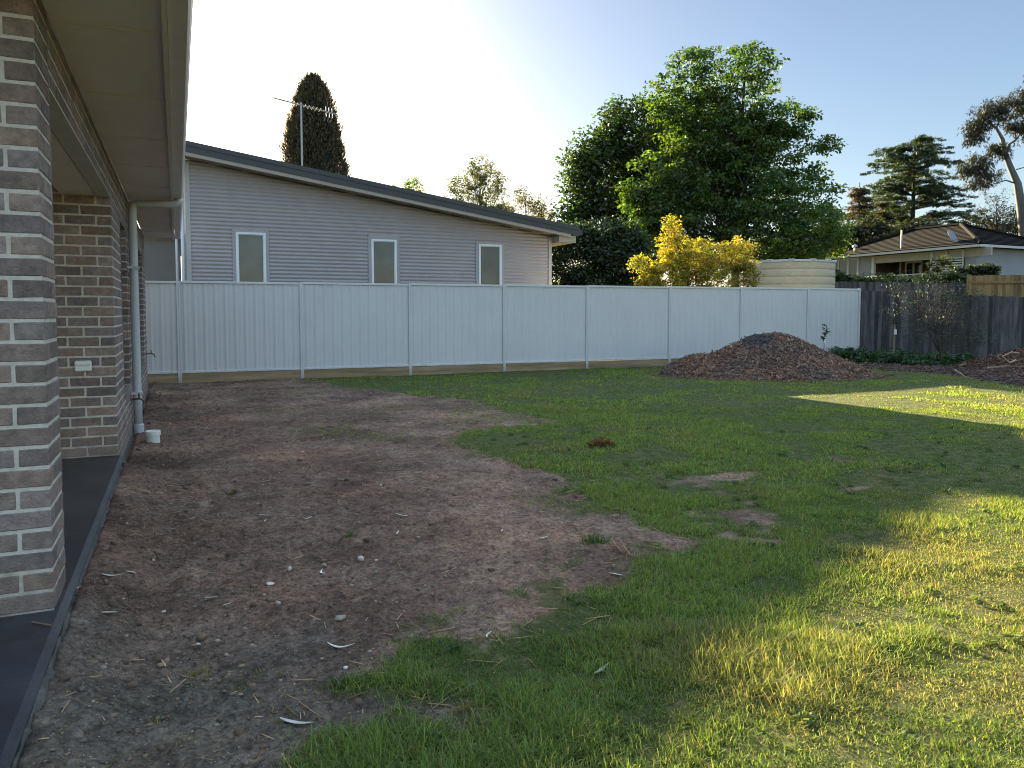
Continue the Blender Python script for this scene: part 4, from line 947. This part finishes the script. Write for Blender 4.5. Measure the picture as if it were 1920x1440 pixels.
hedge("shrub", "dark shrub against the pale wall above the tan fence", 36, [(1830, 510, 20, 13), (1855, 506, 20, 14), (1800, 512, 14, 10)], 110, .22, 40, (.012, .022, .010), (.03, .045, .02), 62, "shrub")
hedge("climbing_plant", "wispy climber growing over the white slatted screen", 36.5, [(1756, 500, 12, 26), (1772, 490, 18, 12), (1790, 508, 14, 12), (1745, 512, 14, 14)], 70, .16, 22, (.03, .04, .02), (.07, .08, .035), 63, "climber", .12, .06)

# ------------------------------------------------------------------ mulch heap, bed and its plants
def heap_h(r, t):
    """Height over local axes r (photo right) and t (away)."""
    q = np.hypot((r - .12) / 2.25, t / 1.6); a = 1.07 * np.clip(1 - q ** 1.08, 0, None); a = a * (1 - .10 * np.exp(-(q / .16) ** 2))
    q2 = np.hypot((r + 1.45) / .95, t / 1.05); return np.maximum(a, .50 * np.clip(1 - q2 ** 1.3, 0, None) ** .8) 
HO = np.array([*HEAP, 0])
def heap_mesh(name, label, HO, hf, R, T, nchips, seed, tints, grey=None, big=.06):
    rng = np.random.default_rng(seed); n = 120; r = np.linspace(-R, R, n); t = np.linspace(-T, T, 90); RR, TT = np.meshgrid(r, t)
    base = hf(RR, TT); z = base + (base > .0) * (.10 * fbm(RR, TT, .38, 3, 60) + .03 * fbm(RR, TT, .08, 2, 61)) - .015 - .05 * (base <= 0)
    X = HO[0] + RR * CR[0] + TT * HF[0]; Y = HO[1] + RR * CR[1] + TT * HF[1]; Z = z + gh(X.ravel(), Y.ravel()).reshape(X.shape)
    V = np.c_[X.ravel(), Y.ravel(), Z.ravel()]; ix = np.arange(V.shape[0]).reshape(90, n); Q = np.stack([ix[:-1, :-1], ix[:-1, 1:], ix[1:, 1:], ix[1:, :-1]], -1).reshape(-1, 4)
    hb = base.ravel()[Q].max(1); Q = Q[hb > 0]
    g = np.ones((len(V), 3)); gk = sstep(-.1, .12, grey(RR.ravel(), TT.ravel()) + .25 * fbm(RR.ravel(), TT.ravel(), .3, 3, 66))[:, None] if grey else 0
    g = g * (1 - gk) + np.array([1.05, 1.45, 1.75]) * gk * .62
    o = np_mesh(name, V, [Q], M["chips"], None, col=g, smooth=True); tag(o, label, "heap")
    k = nchips; cr_, ct = rng.uniform(-R, R, k), rng.uniform(-T, T, k); hh = hf(cr_, ct); ok = hh > .0; cr_, ct, hh = cr_[ok], ct[ok], hh[ok]; k = len(cr_)
    hz = hh + .10 * fbm(cr_, ct, .38, 3, 60) + .03 * fbm(cr_, ct, .08, 2, 61) - .01; x = HO[0] + cr_ * CR[0] + ct * HF[0]; y = HO[1] + cr_ * CR[1] + ct * HF[1]; z = hz + gh(x, y)
    e = .03; gxv = (hf(cr_ + e, ct) - hf(cr_ - e, ct)) / (2 * e); gtv = (hf(cr_, ct + e) - hf(cr_, ct - e)) / (2 * e)
    nn = -gxv[:, None] * CR - gtv[:, None] * HF + UP + rng.normal(0, .45, (k, 3)); nn /= np.linalg.norm(nn, axis=1)[:, None]
    a = np.cross(nn, rng.normal(0, 1, (k, 3))); a /= np.linalg.norm(a, axis=1)[:, None]; b = np.cross(nn, a)
    l = (big * rng.uniform(.35, 1.3, k) ** 1.3)[:, None]; w_ = (rng.uniform(.006, .016, k))[:, None]; h = (rng.uniform(.004, .010, k))[:, None]
    p = np.c_[x, y, z + .004]; V = np.stack([p + a * l * sa_ + b * w_ * sb2 + nn * h * sc2 for sa_ in (-1, 1) for sb2 in (-1, 1) for sc2 in (-1, 1)], 1).reshape(-1, 3)
    f0 = np.array([(0, 1, 3, 2), (4, 6, 7, 5), (0, 4, 5, 1), (2, 3, 7, 6), (0, 2, 6, 4), (1, 5, 7, 3)]); F = (np.arange(k)[:, None, None] * 8 + f0[None]).reshape(-1, 4)
    tc = np.array(tints)[rng.integers(0, len(tints), k)] * rng.uniform(.65, 1.35, (k, 1))
    if grey:
        gg = sstep(-.1, .12, grey(cr_, ct) + .25 * fbm(cr_, ct, .3, 3, 66))[:, None]; tc = tc * (1 - gg) + np.array([.85, 1.2, 1.45]) * rng.uniform(.4, 1.0, (k, 1)) * gg
    c = np_mesh("chips", V, [F], M["chips"], o, col=np.repeat(tc, 8, 0)); c['kind'] = "stuff"; return o
heap_mesh("mulch_heap", "large brown bark mulch heap on the lawn in front of white fence", HO, heap_h, 2.45, 1.75, 15000, 71,
          [(1, 1, 1), (1.25, 1.05, .95), (1.7, 1.6, 1.5), (.6, .6, .6), (1.35, .9, .7), (2.3, 2.2, 2.0)], grey=lambda r, t: .35 - np.hypot((r + .35) / 1.1, (heap_h(r, t) - .86) / .38))
H2 = W(1925, 700, 18.6); H2[2] = 0
heap_mesh("bark_pile", "low dark red bark pile with pruned branches at the right edge by dark fence", H2, lambda r, t: .55 * np.clip(1 - np.hypot((r - .1) / 1.9, t / 1.1) ** 1.2, 0, None), 2.0, 1.2, 5200, 72,
          [(.8, .6, .55), (1.0, .75, .65), (.5, .4, .38), (1.6, 1.4, 1.25)], big=.09)
rg = np.random.default_rng(79); n = 1500; an = rg.uniform(0, 6.28, n); q = 1.0 + rg.exponential(.07, n); x = HO[0] + (CR[0] * np.cos(an) * 2.3 + HF[0] * np.sin(an) * 1.62) * q; y = HO[1] + (CR[1] * np.cos(an) * 2.3 + HF[1] * np.sin(an) * 1.62) * q
SPILL = (x, y)
# bed surface
bx0, by0 = BED.min(0); bx1, by1 = BED.max(0); xs = np.arange(bx0, bx1, .07); ys = np.arange(by0, by1, .07); XX, YY = np.meshgrid(xs, ys); D_ = bed_dist(XX.ravel(), YY.ravel())
ZZ = gh(XX.ravel(), YY.ravel()) + .07 * sstep(.02, -.3, D_) - .012 + .04 * fbm(XX.ravel(), YY.ravel(), .15, 3, 80) * (D_ < 0)
ix = np.arange(XX.size).reshape(XX.shape); Q = np.stack([ix[:-1, :-1], ix[:-1, 1:], ix[1:, 1:], ix[1:, :-1]], -1).reshape(-1, 4); Q = Q[D_[Q].max(1) < .04]
tag(np_mesh("garden_bed", np.c_[XX.ravel(), YY.ravel(), ZZ], [Q], M["chips"], col=np.full((XX.size, 3), .42), smooth=True), kind="structure")
def scatter_boxes(name, x, y, z, l, w_, h, tint, m, rng, tilt=.3):
    k = len(x); nn = UP + rng.normal(0, tilt, (k, 3)); nn /= np.linalg.norm(nn, axis=1)[:, None]; a = np.cross(nn, rng.normal(0, 1, (k, 3))); a /= np.linalg.norm(a, axis=1)[:, None]; b = np.cross(nn, a); p = np.c_[x, y, z]
    V = np.stack([p + a * (l * i)[:, None] + b * (w_ * j)[:, None] + nn * (h * q)[:, None] for i in (-1, 1) for j in (-1, 1) for q in (-1, 1)], 1).reshape(-1, 3)
    f0 = np.array([(0, 1, 3, 2), (4, 6, 7, 5), (0, 4, 5, 1), (2, 3, 7, 6), (0, 2, 6, 4), (1, 5, 7, 3)]); F = (np.arange(k)[:, None, None] * 8 + f0[None]).reshape(-1, 4)
    return np_mesh(name, V, [F], m, col=np.repeat(tint, 8, 0))
rg = np.random.default_rng(81); n = 9000; x = rg.uniform(bx0, bx1, n); y = rg.uniform(by0, by1, n); ok = bed_dist(x, y) < .12; x, y = x[ok], y[ok]; k = len(x)
tag(scatter_boxes("bark_mulch", x, y, gh(x, y) + .07 * sstep(.02, -.3, bed_dist(x, y)) + .005, rg.uniform(.015, .06, k), rg.uniform(.006, .016, k), rg.uniform(.003, .008, k), np.array([1, .85, .8]) * rg.uniform(.45, 1.5, (k, 1)), M["chips"], rg), kind="stuff", label="dark bark mulch covering the planting bed", cat="mulch")
x, y = SPILL; k = len(x)
tag(scatter_boxes("spilled_chips", x, y, gh(x, y) + .012, rg.uniform(.012, .05, k), rg.uniform(.005, .014, k), rg.uniform(.003, .007, k), np.array([1.2, 1.05, 1.0]) * rg.uniform(.5, 1.7, (k, 1)), M["chips"], rg), kind="stuff", label="loose bark chips spilled on the grass round the heap", cat="mulch")
rg = np.random.default_rng(120); x, y = ground_samples(420, 1.6, 9); ok = (cover(x, y) > .25) & (x > .2) & (y > .5); x, y = x[ok], y[ok]; cen = np.c_[x, y, gh(x, y) + .018]
V, F, c = leaves(cen, rg.uniform(.03, .08, len(x)), 16, .034, .017, blend((.045, .085, .03), (.10, .15, .05), rg.random(len(x))), .3, .0, rng=rg, upn=1.4)
tag(np_mesh("lawn_weeds", V, [F], M["grass"], col=c), kind="stuff", label="small broad leaved weeds and clover in the lawn", cat="weeds")
x, y = ground_samples(9000, 1.6, 12); s_ = sdist(x, y); ok = (s_ > -.22) & (s_ < .35) & (x > .1) & (y < 15); x, y = x[ok], y[ok]; k = len(x)
tag(scatter_boxes("grass_runners", x, y, gh(x, y) + .007, rg.uniform(.02, .07, k), rg.uniform(.0009, .0020, k), rg.uniform(.0008, .0016, k), np.array([1.35, 1.15, .8]) * rg.uniform(.4, 1.5, (k, 1)), M["twig"], rg, .12), kind="stuff", label="dry grass runners along the ragged lawn edge", cat="litter")
# ground cover
rg = np.random.default_rng(82); cen = []
for (x0, x1, y_, dd, n_, zz) in ((1562, 1615, 668, 20.6, 45, .26), (1600, 1690, 676, 20.4, 70, .22), (1640, 1760, 683, 20.1, 85, .18), (1740, 1830, 682, 19.9, 50, .16), (1700, 1790, 688, 19.5, 40, .10)):
    for k in range(n_):
        p = W(rg.uniform(x0, x1), y_, dd + rg.uniform(-.5, .7)); p[2] = rg.uniform(.04, zz * 1.5); cen.append(p)
cen = np.array(cen); V, F, c = leaves(cen, rg.uniform(.12, .26, len(cen)), 46, .11, .045, blend((.012, .034, .010), (.032, .075, .020), rg.random(len(cen))), .5, .1, rng=rg)
tag(np_mesh("ground_cover", V, [F], M["leaf"], col=c), kind="stuff", label="low dark green ferny ground cover along the dark fence", cat="ground cover")
tree("young_tree", "young thin olive leaved tree in the bed before the dark fence", 19.4, (1765, 690), .032,
     [(1735, 552, 72, 34), (1692, 590, 38, 46), (1795, 560, 54, 34), (1795, 638, 48, 20), (1838, 642, 30, 20), (1712, 630, 40, 28), (1685, 540, 34, 22), (1765, 605, 60, 40), (1810, 600, 50, 30)],
     150, .32, 24, .07, .020, (.036, .042, .031), (.082, .085, .060), seed=83, shell=.05, nlimb=60, flat=.9, droop=.3, leafm="dull")
p = W(1676, 668, 20.3); mb = MB(); st_ = thing("wooden_stake", "slim wooden garden stake with white tag in front of dark fence", "stake", (p[0], p[1], 0))
zt = W(1676, 608, 20.3)[2]; MB().box((p[0] - .02, p[1] - .02, -.1), (p[0] + .02, p[1] + .02, zt), bev=.004).build("pole", M["twig"], st_)
MB().box((p[0] - .045, p[1] - .034, zt - .28), (p[0] + .045, p[1] - .022, zt - .14), bev=.003).build("tag", M["pvc"], st_)
p = W(1545, 668, 19.6); sp = thing("rose_seedling", "small dark leaved seedling with white tag poking up behind the mulch heap", "plant", (p[0], p[1], 0))
zt = W(1545, 612, 19.6)[2]; mb = MB(); mb.tube([(p[0], p[1], -.05), (p[0] - .01, p[1], zt * .6), (p[0] - .03, p[1], zt)], [.012, .009, .004], 6); mb.tube([(p[0] - .01, p[1], zt * .6), (p[0] + .10, p[1], zt * .9)], [.006, .003], 5); mb.build("stem", M["twig"], sp)
cen = np.array([(p[0] - .03, p[1], zt), (p[0] + .10, p[1], zt * .9), (p[0] + .12, p[1], zt * .84), (p[0] - .01, p[1], zt * .8), (p[0] - .05, p[1], zt * .72)]); V, F, c = leaves(cen, np.full(5, .07), 9, .09, .05, np.tile((.02, .04, .018), (5, 1)), 1, .1)
np_mesh("leaves", V, [F], M["leaf"], sp, col=c); MB().box((p[0] - .02, p[1] - .02, zt * .58), (p[0] + .02, p[1] - .012, zt * .74)).build("tag", M["pvc"], sp)
# pruned branches on the pile
rnd = random.Random(90)
for i, (pts, lab) in enumerate((([(1800, 690), (1830, 684), (1865, 688), (1895, 694)], "long thin pruned branch lying flat at the left of the bark pile"), ([(1905, 675), (1893, 680), (1880, 668), (1896, 660), (1912, 662)], "pale forked branch sticking up from the bark pile"),
                                ([(1850, 705), (1890, 700), (1930, 704)], "dark branch across the front of the bark pile"), ([(1790, 700), (1803, 708), (1812, 716)], "short crooked twig at the bed edge left of the bark pile"))):
    b = W(pts[0][0], pts[0][1], 18.3); mb = MB(); P = [W(x, y, 18.0) if i == 1 else np.r_[G(x, y + 4)[:2], .12 + .10 * (i == 2)] for x, y in pts]
    mb.tube(P, np.linspace(.022, .008, len(P)), 6, tint=(2.0, 2.0, 2.0) if i == 1 else (1, .9, .8)); tag(mb.build("pruned_branch", M["twig"]), lab, "branch", "pruned branches on the bark pile")

# ------------------------------------------------------------------ things lying on the dirt
rg = np.random.default_rng(101)
ICO = None
def rocks(x, y, r, tint, rng, sink=.3):
    """Irregular little stones: squashed, jittered octahedra split once."""
    t = (1 + 5 ** .5) / 2; I0 = np.array([(-1, t, 0), (1, t, 0), (-1, -t, 0), (1, -t, 0), (0, -1, t), (0, 1, t), (0, -1, -t), (0, 1, -t), (t, 0, -1), (t, 0, 1), (-t, 0, -1), (-t, 0, 1)], float) / math.sqrt(1 + t * t)
    FI = np.array([(0, 11, 5), (0, 5, 1), (0, 1, 7), (0, 7, 10), (0, 10, 11), (1, 5, 9), (5, 11, 4), (11, 10, 2), (10, 7, 6), (7, 1, 8), (3, 9, 4), (3, 4, 2), (3, 2, 6), (3, 6, 8), (3, 8, 9), (4, 9, 5), (2, 4, 11), (6, 2, 10), (8, 6, 7), (9, 8, 1)])
    k = len(x); sc = rng.uniform(.55, 1.25, (k, 1, 3)); sc[:, :, 2] *= .6; V = I0[None] * sc * (1 + rng.normal(0, .20, (k, 12, 1))); an = rng.uniform(0, 6.28, k); ca, sa_ = np.cos(an)[:, None], np.sin(an)[:, None]
    V = np.stack([V[..., 0] * ca - V[..., 1] * sa_, V[..., 0] * sa_ + V[..., 1] * ca, V[..., 2]], -1) * r[:, None, None]
    V = V + np.stack([x, y, gh(x, y) + r * (.40 - sink)], 1)[:, None]; F = (np.arange(k)[:, None, None] * 12 + FI[None]).reshape(-1, 3)
    return V.reshape(-1, 3), F, np.repeat(tint, 12, 0)
def on_dirt(n, d0, d1):
    x, y = ground_samples(n, d0, d1, -100, 1500); ok = (sdist(x, y) < .05) & (x > -.40) & (y < FENCE_Y - .1); return x[ok], y[ok]
xs, ys, rs, ts = [], [], [], []
for n, d0, d1, lo, hi in ((9000, 1.8, 5, .002, .008), (6000, 5, 16, .004, .012), (4200, 1.8, 6, .004, .018), (5200, 6, 15, .007, .024)):
    x, y = on_dirt(n, d0, d1); wgt = np.clip(1.15 - (x + .4) / 2.0, .12, 1) * np.clip(.55 + 2.2 * fbm(x, y, .5, 2, 90), .12, 1.2); ok = rg.random(len(x)) < wgt; x, y = x[ok], y[ok]; k = len(x)
    xs.append(x); ys.append(y); rs.append(lo + (hi - lo) * rg.random(k) ** 2.2); g = rg.uniform(.45, .95, (k, 1)) ** 1.4; ts.append(np.where(rg.random((k, 1)) < .74, np.array([.40, .285, .20]) * rg.uniform(.5, 1.5, (k, 1)), np.array([.95, .80, .66]) * g * np.where(rg.random((k, 1)) < .10, 1.6, .85)))
for n, d0, d1, lo, hi in ((1500, 1.8, 6, .007, .026), (1500, 6, 14, .010, .032), (14000, 1.8, 5, .002, .007)):
    x, y = on_dirt(n, d0, d1); ok = rg.random(len(x)) < np.clip(1.2 - (x + .4) / 2.1, .04, 1) * np.clip(.5 + 3 * fbm(x, y, .45, 2, 92), .04, 1); x, y = x[ok], y[ok]; k = len(x); xs.append(x); ys.append(y); rs.append(lo + (hi - lo) * rg.random(k) ** 2.5); ts.append(np.array([.37, .245, .175]) * rg.uniform(.55, 1.45, (k, 1)))
for cx_, cy_, n, sp_, lo, hi in ((330, 960, 160, .24, .003, .012), (345, 930, 70, .18, .004, .014), (300, 850, 130, .38, .005, .016), (690, 1040, 22, .3, .003, .009), (640, 1150, 60, .25, .004, .013)):
    p = G(cx_, cy_); x = p[0] + rg.normal(0, sp_, n); y = p[1] + rg.normal(0, sp_ * 1.4, n); ok = x > -.40; x, y = x[ok], y[ok]; k = len(x); xs.append(x); ys.append(y); rs.append(lo + (hi - lo) * rg.random(k) ** 2); ts.append(np.array([.80, .72, .60]) * rg.uniform(.35, 1.1, (k, 1)))
x, y, r, tn = map(np.concatenate, (xs, ys, rs, ts)); V, F, c = rocks(x, y, r, tn, rg)
tag(np_mesh("pebbles", V, [F], M["stone"], col=c), kind="stuff", label="small pebbles and crumbs of earth scattered over bare dirt", cat="pebbles")
xs, ys = on_dirt(1800, 1.8, 15); p = G(900, 780); q = G(440, 745)
xs = np.r_[xs, p[0] + rg.normal(0, .55, 420), q[0] + rg.normal(0, .9, 260)]; ys = np.r_[ys, p[1] + rg.normal(0, .5, 420), q[1] + rg.normal(0, 1.0, 260)]; ok = (xs > -.4) & (ys < FENCE_Y - .1); xs, ys = xs[ok], ys[ok]; k = len(xs)
tag(scatter_boxes("straw", xs, ys, gh(xs, ys) + .004, rg.uniform(.012, .05, k), rg.uniform(.0010, .0030, k), rg.uniform(.0006, .0018, k), np.array([1.5, 1.35, 1.1]) * rg.uniform(.5, 1.5, (k, 1)), M["twig"], rg, .12), kind="stuff", label="fine straw and twig litter on the bare dirt", cat="litter")
for i, (px, py, sz, g, lab) in enumerate(((507, 1094, .021, 1.75, "pale blocky stone on the dirt, whitest of the larger ones"), (677, 1049, .019, 1.35, "flat greyish stone in the middle of the bare dirt"), (706, 1051, .011, 1.3, "small pale stone right beside the flat greyish one"),
      (640, 1172, .024, .75, "brown clod of earth above the near grass tuft"), (543, 1073, .015, 1.2, "grey stone just above the pale blocky stone"), (521, 1146, .018, .85, "brown stone below the pale blocky stone"), (648, 1252, .011, 1.7, "small white stone beside the near grass edge"),
      (308, 1158, .010, 1.6, "white pebble near the curled leaves by the slab"), (372, 1204, .012, 1.2, "pale stone on grey gravel in front of the porch slab"), (118, 1196, .013, 1.2, "pinkish stone touching the porch slab edge"))):
    p = G(px, py); sz *= 1.15; V, F, c = rocks(p[:1], p[1:2], np.array([sz]), np.array([[g, g * .95, g * .9]]), rg, .15); tag(np_mesh("stone", V, [F], M["stone"], col=c), lab, "stone", "larger stones on the dirt")
def gum_leaf(px, py, L, ang, bend, tint=(1, 1, 1), curl=.25, wd=.17):
    p = G(px, py); p[2] = float(gh(p[:1], p[1:2])[0]) + .006; V = []; n = 9; u = np.array([math.cos(ang), math.sin(ang), 0]); v = np.array([-u[1], u[0], 0])
    for i in range(n):
        s = i / (n - 1); c_ = p + u * L * (s - .5) + v * L * bend * math.sin(math.pi * s) + UP * L * (curl * (abs(s - .5) ** 2) * 1.6 + .01); w_ = L * wd * math.sin(math.pi * min(1, s * .96 + .04)) ** .8 * (1 - .25 * s) * .5 + .0006
        V += [c_ - v * w_ + UP * w_ * .8, c_, c_ + v * w_ + UP * w_ * .55]
    F = np.array([(i * 3 + k, (i + 1) * 3 + k, (i + 1) * 3 + k + 1, i * 3 + k + 1) for i in range(n - 1) for k in range(2)]); V = np.array(V); m = len(V)
    V = np.vstack([V, V - UP * .0009]); return np_mesh("gum_leaf", V, [np.vstack([F, F[:, ::-1] + m])], M["litter"], col=np.tile(tint, (len(V), 1)), smooth=True)
D1, D2, D3 = "curled pale gum leaf on the open bare dirt away from grass and slab", "long pale gum leaf lying on the dirt beside the near grass", "twisted pale gum leaf on the dirt close to the porch slab"
for px, py, L, a, b, t, lab in ((500, 905, .055, .5, .1, 1.3, D1), (579, 912, .075, .1, .0, 1.0, D1), (645, 907, .075, -.4, .05, 1.25, D1), (782, 890, .075, .1, -.12, 1.15, D1), (717, 914, .05, 1.2, .2, 1.4, D1), (500, 973, .07, -.5, .12, 1.35, D1), (498, 987, .04, 1.3, .05, 1.4, D1),
      (578, 978, .055, .7, .05, 1.45, D1), (760, 968, .09, -.5, -.2, 1.35, D1), (746, 1002, .05, 1.1, .05, 1.3, D1), (607, 1074, .05, 1.5, .2, 1.5, D1), (941, 998, .035, 1.0, .0, 1.5, D1), (676, 880, .07, .2, .1, 1.1, D1), (730, 790, .1, .3, .05, 1.2, D1), (620, 800, .1, .0, .05, 1.2, D1), (905, 800, .08, .4, .1, 1.2, D1),
      (246, 1103, .05, -.9, .2, 1.5, D3), (214, 1117, .075, -.35, -.12, 1.35, D3), (150, 1160, .07, 1.4, .35, 1.5, D3), (202, 1188, .06, -.3, .15, 1.3, D3), (396, 1128, .04, -.2, .05, 1.5, "broad white leaf scrap on dirt, larger of a pair"), (426, 1140, .025, .4, .05, 1.6, "tiny white leaf scrap on dirt, smaller of a pair"),
      (440, 1112, .045, 1.9, .1, .28, "single dark brown leaf on the dirt near two white scraps"), (557, 1360, .085, -.62, -.03, 1.1, "straight tan leaf on grey gravel by the near grass tuft"), (640, 1212, .08, -.45, -.22, 1.35, "arched pale leaf above a thin twig on the dirt"), (918, 1191, .045, .9, .15, 1.6, "white leaf at the tip of the near grass tuft"),
      (1018, 1016, .06, .2, .02, 1.3, "thin pale leaf on smooth dirt toward the lawn"), (1156, 1082, .055, -.9, .15, 1.4, "pale leaf on the dirt point beside the lawn"), (1466, 1048, .045, 1.3, .05, 1.4, "small pale leaf lying in the shaded lawn"), (1128, 1256, .075, .5, .0, 1.0, "grey leaf in a bare patch of the near lawn"), (1079, 1379, .07, -1.0, .05, 1.0, "tan leaf in the grass at the bottom of the photo")):
    o = gum_leaf(px, py, L * 1.5, a, b, (t, t * .97, t * .92)); tag(o, lab, "leaf", "fallen gum leaves on the ground")
# strip of bark by the slab corner
P = [G(60, 1166, .17), G(95, 1172, .172), G(112, 1184, .12), G(128, 1192, .03), G(165, 1197, .015), G(215, 1207, .012)]
V = []; F = []
for i, q in enumerate(P):
    d_ = P[min(i + 1, 5)] - P[max(i - 1, 0)]; d_ /= np.linalg.norm(d_); n_ = np.cross(d_, UP); n_ /= np.linalg.norm(n_); w_ = (.004, .005, .006, .010, .016, .010)[i]
    V += [q - n_ * w_, q + UP * w_ * .7, q + n_ * w_, q - UP * .003]
F = [(i * 4 + k, i * 4 + (k + 1) % 4, i * 4 + 4 + (k + 1) % 4, i * 4 + 4 + k) for i in range(5) for k in range(4)]
mb = MB(); mb.add(V, F, (.75, .6, .5)); tag(mb.build("bark_strip", M["twig"]), "brown bark strip lying over the porch slab corner onto the dirt", "bark")
# dead tuft in the lawn
p = G(1128, 840); rg = np.random.default_rng(111); V, F, c = leaves(np.array([p + UP * .05, p + CR * .07 + UP * .03, p - CR * .09 + UP * .03]), np.array([.09, .08, .07]), 60, .085, .02, np.tile((.16, .075, .04), (3, 1)), .7, .0, rng=rg)
tag(np_mesh("dead_clump", V, [F], M["grass"], col=c), "reddish brown dead frond clump sitting in the green lawn", "dead plant")
# weeds growing through the dirt
rg = np.random.default_rng(112)
for px, py, r_, n_, lab in ((1115, 1018, .10, 150, "grass tuft growing alone on the dirt near the lawn edge"), (430, 928, .05, 50, "tiny green weed on the dirt near the slab"), (655, 1012, .05, 50, "small weed in the centre of the bare dirt"), (370, 1265, .06, 40, "yellowish tuft on the grey gravel"), (640, 1283, .06, 90, "small green tuft at the near edge of bare dirt"), (870, 1330, .05, 60, "straw coloured tuft in the near bare patch")):
    p = G(px, py); k = n_; an = rg.uniform(0, 6.28, k); L = rg.uniform(.4, 1, k) * (.075 if r_ > .07 else .05); bx, by = p[0] + rg.normal(0, r_ * .5, k), p[1] + rg.normal(0, r_ * .35, k); bz = gh(bx, by) - .003
    b_ = np.c_[bx, by, bz]; dr = np.c_[np.cos(an), np.sin(an), np.zeros(k)]; sd_ = np.c_[-np.sin(an), np.cos(an), np.zeros(k)]; w_ = .0021
    V = np.stack([b_ - sd_ * w_, b_ + sd_ * w_, b_ + dr * (L * .35)[:, None] + UP * (L * .6)[:, None] - sd_ * w_ * .7, b_ + dr * (L * .35)[:, None] + UP * (L * .6)[:, None] + sd_ * w_ * .7, b_ + dr * (L * .9)[:, None] + UP * (L * .75)[:, None]], 1)
    ix = np.arange(k)[:, None] * 5; base = np.array((.05, .11, .02)) if 'yellow' not in lab and 'straw' not in lab else np.array((.2, .17, .06))
    tag(np_mesh("weed_tuft", V.reshape(-1, 3), [np.hstack([ix, ix + 1, ix + 3, ix + 2]), np.hstack([ix + 2, ix + 3, ix + 4])], M["grass"], col=np.repeat(base * rg.uniform(.7, 1.4, (k, 1)), 5, 0)), lab, "weed", "weeds on the bare dirt")
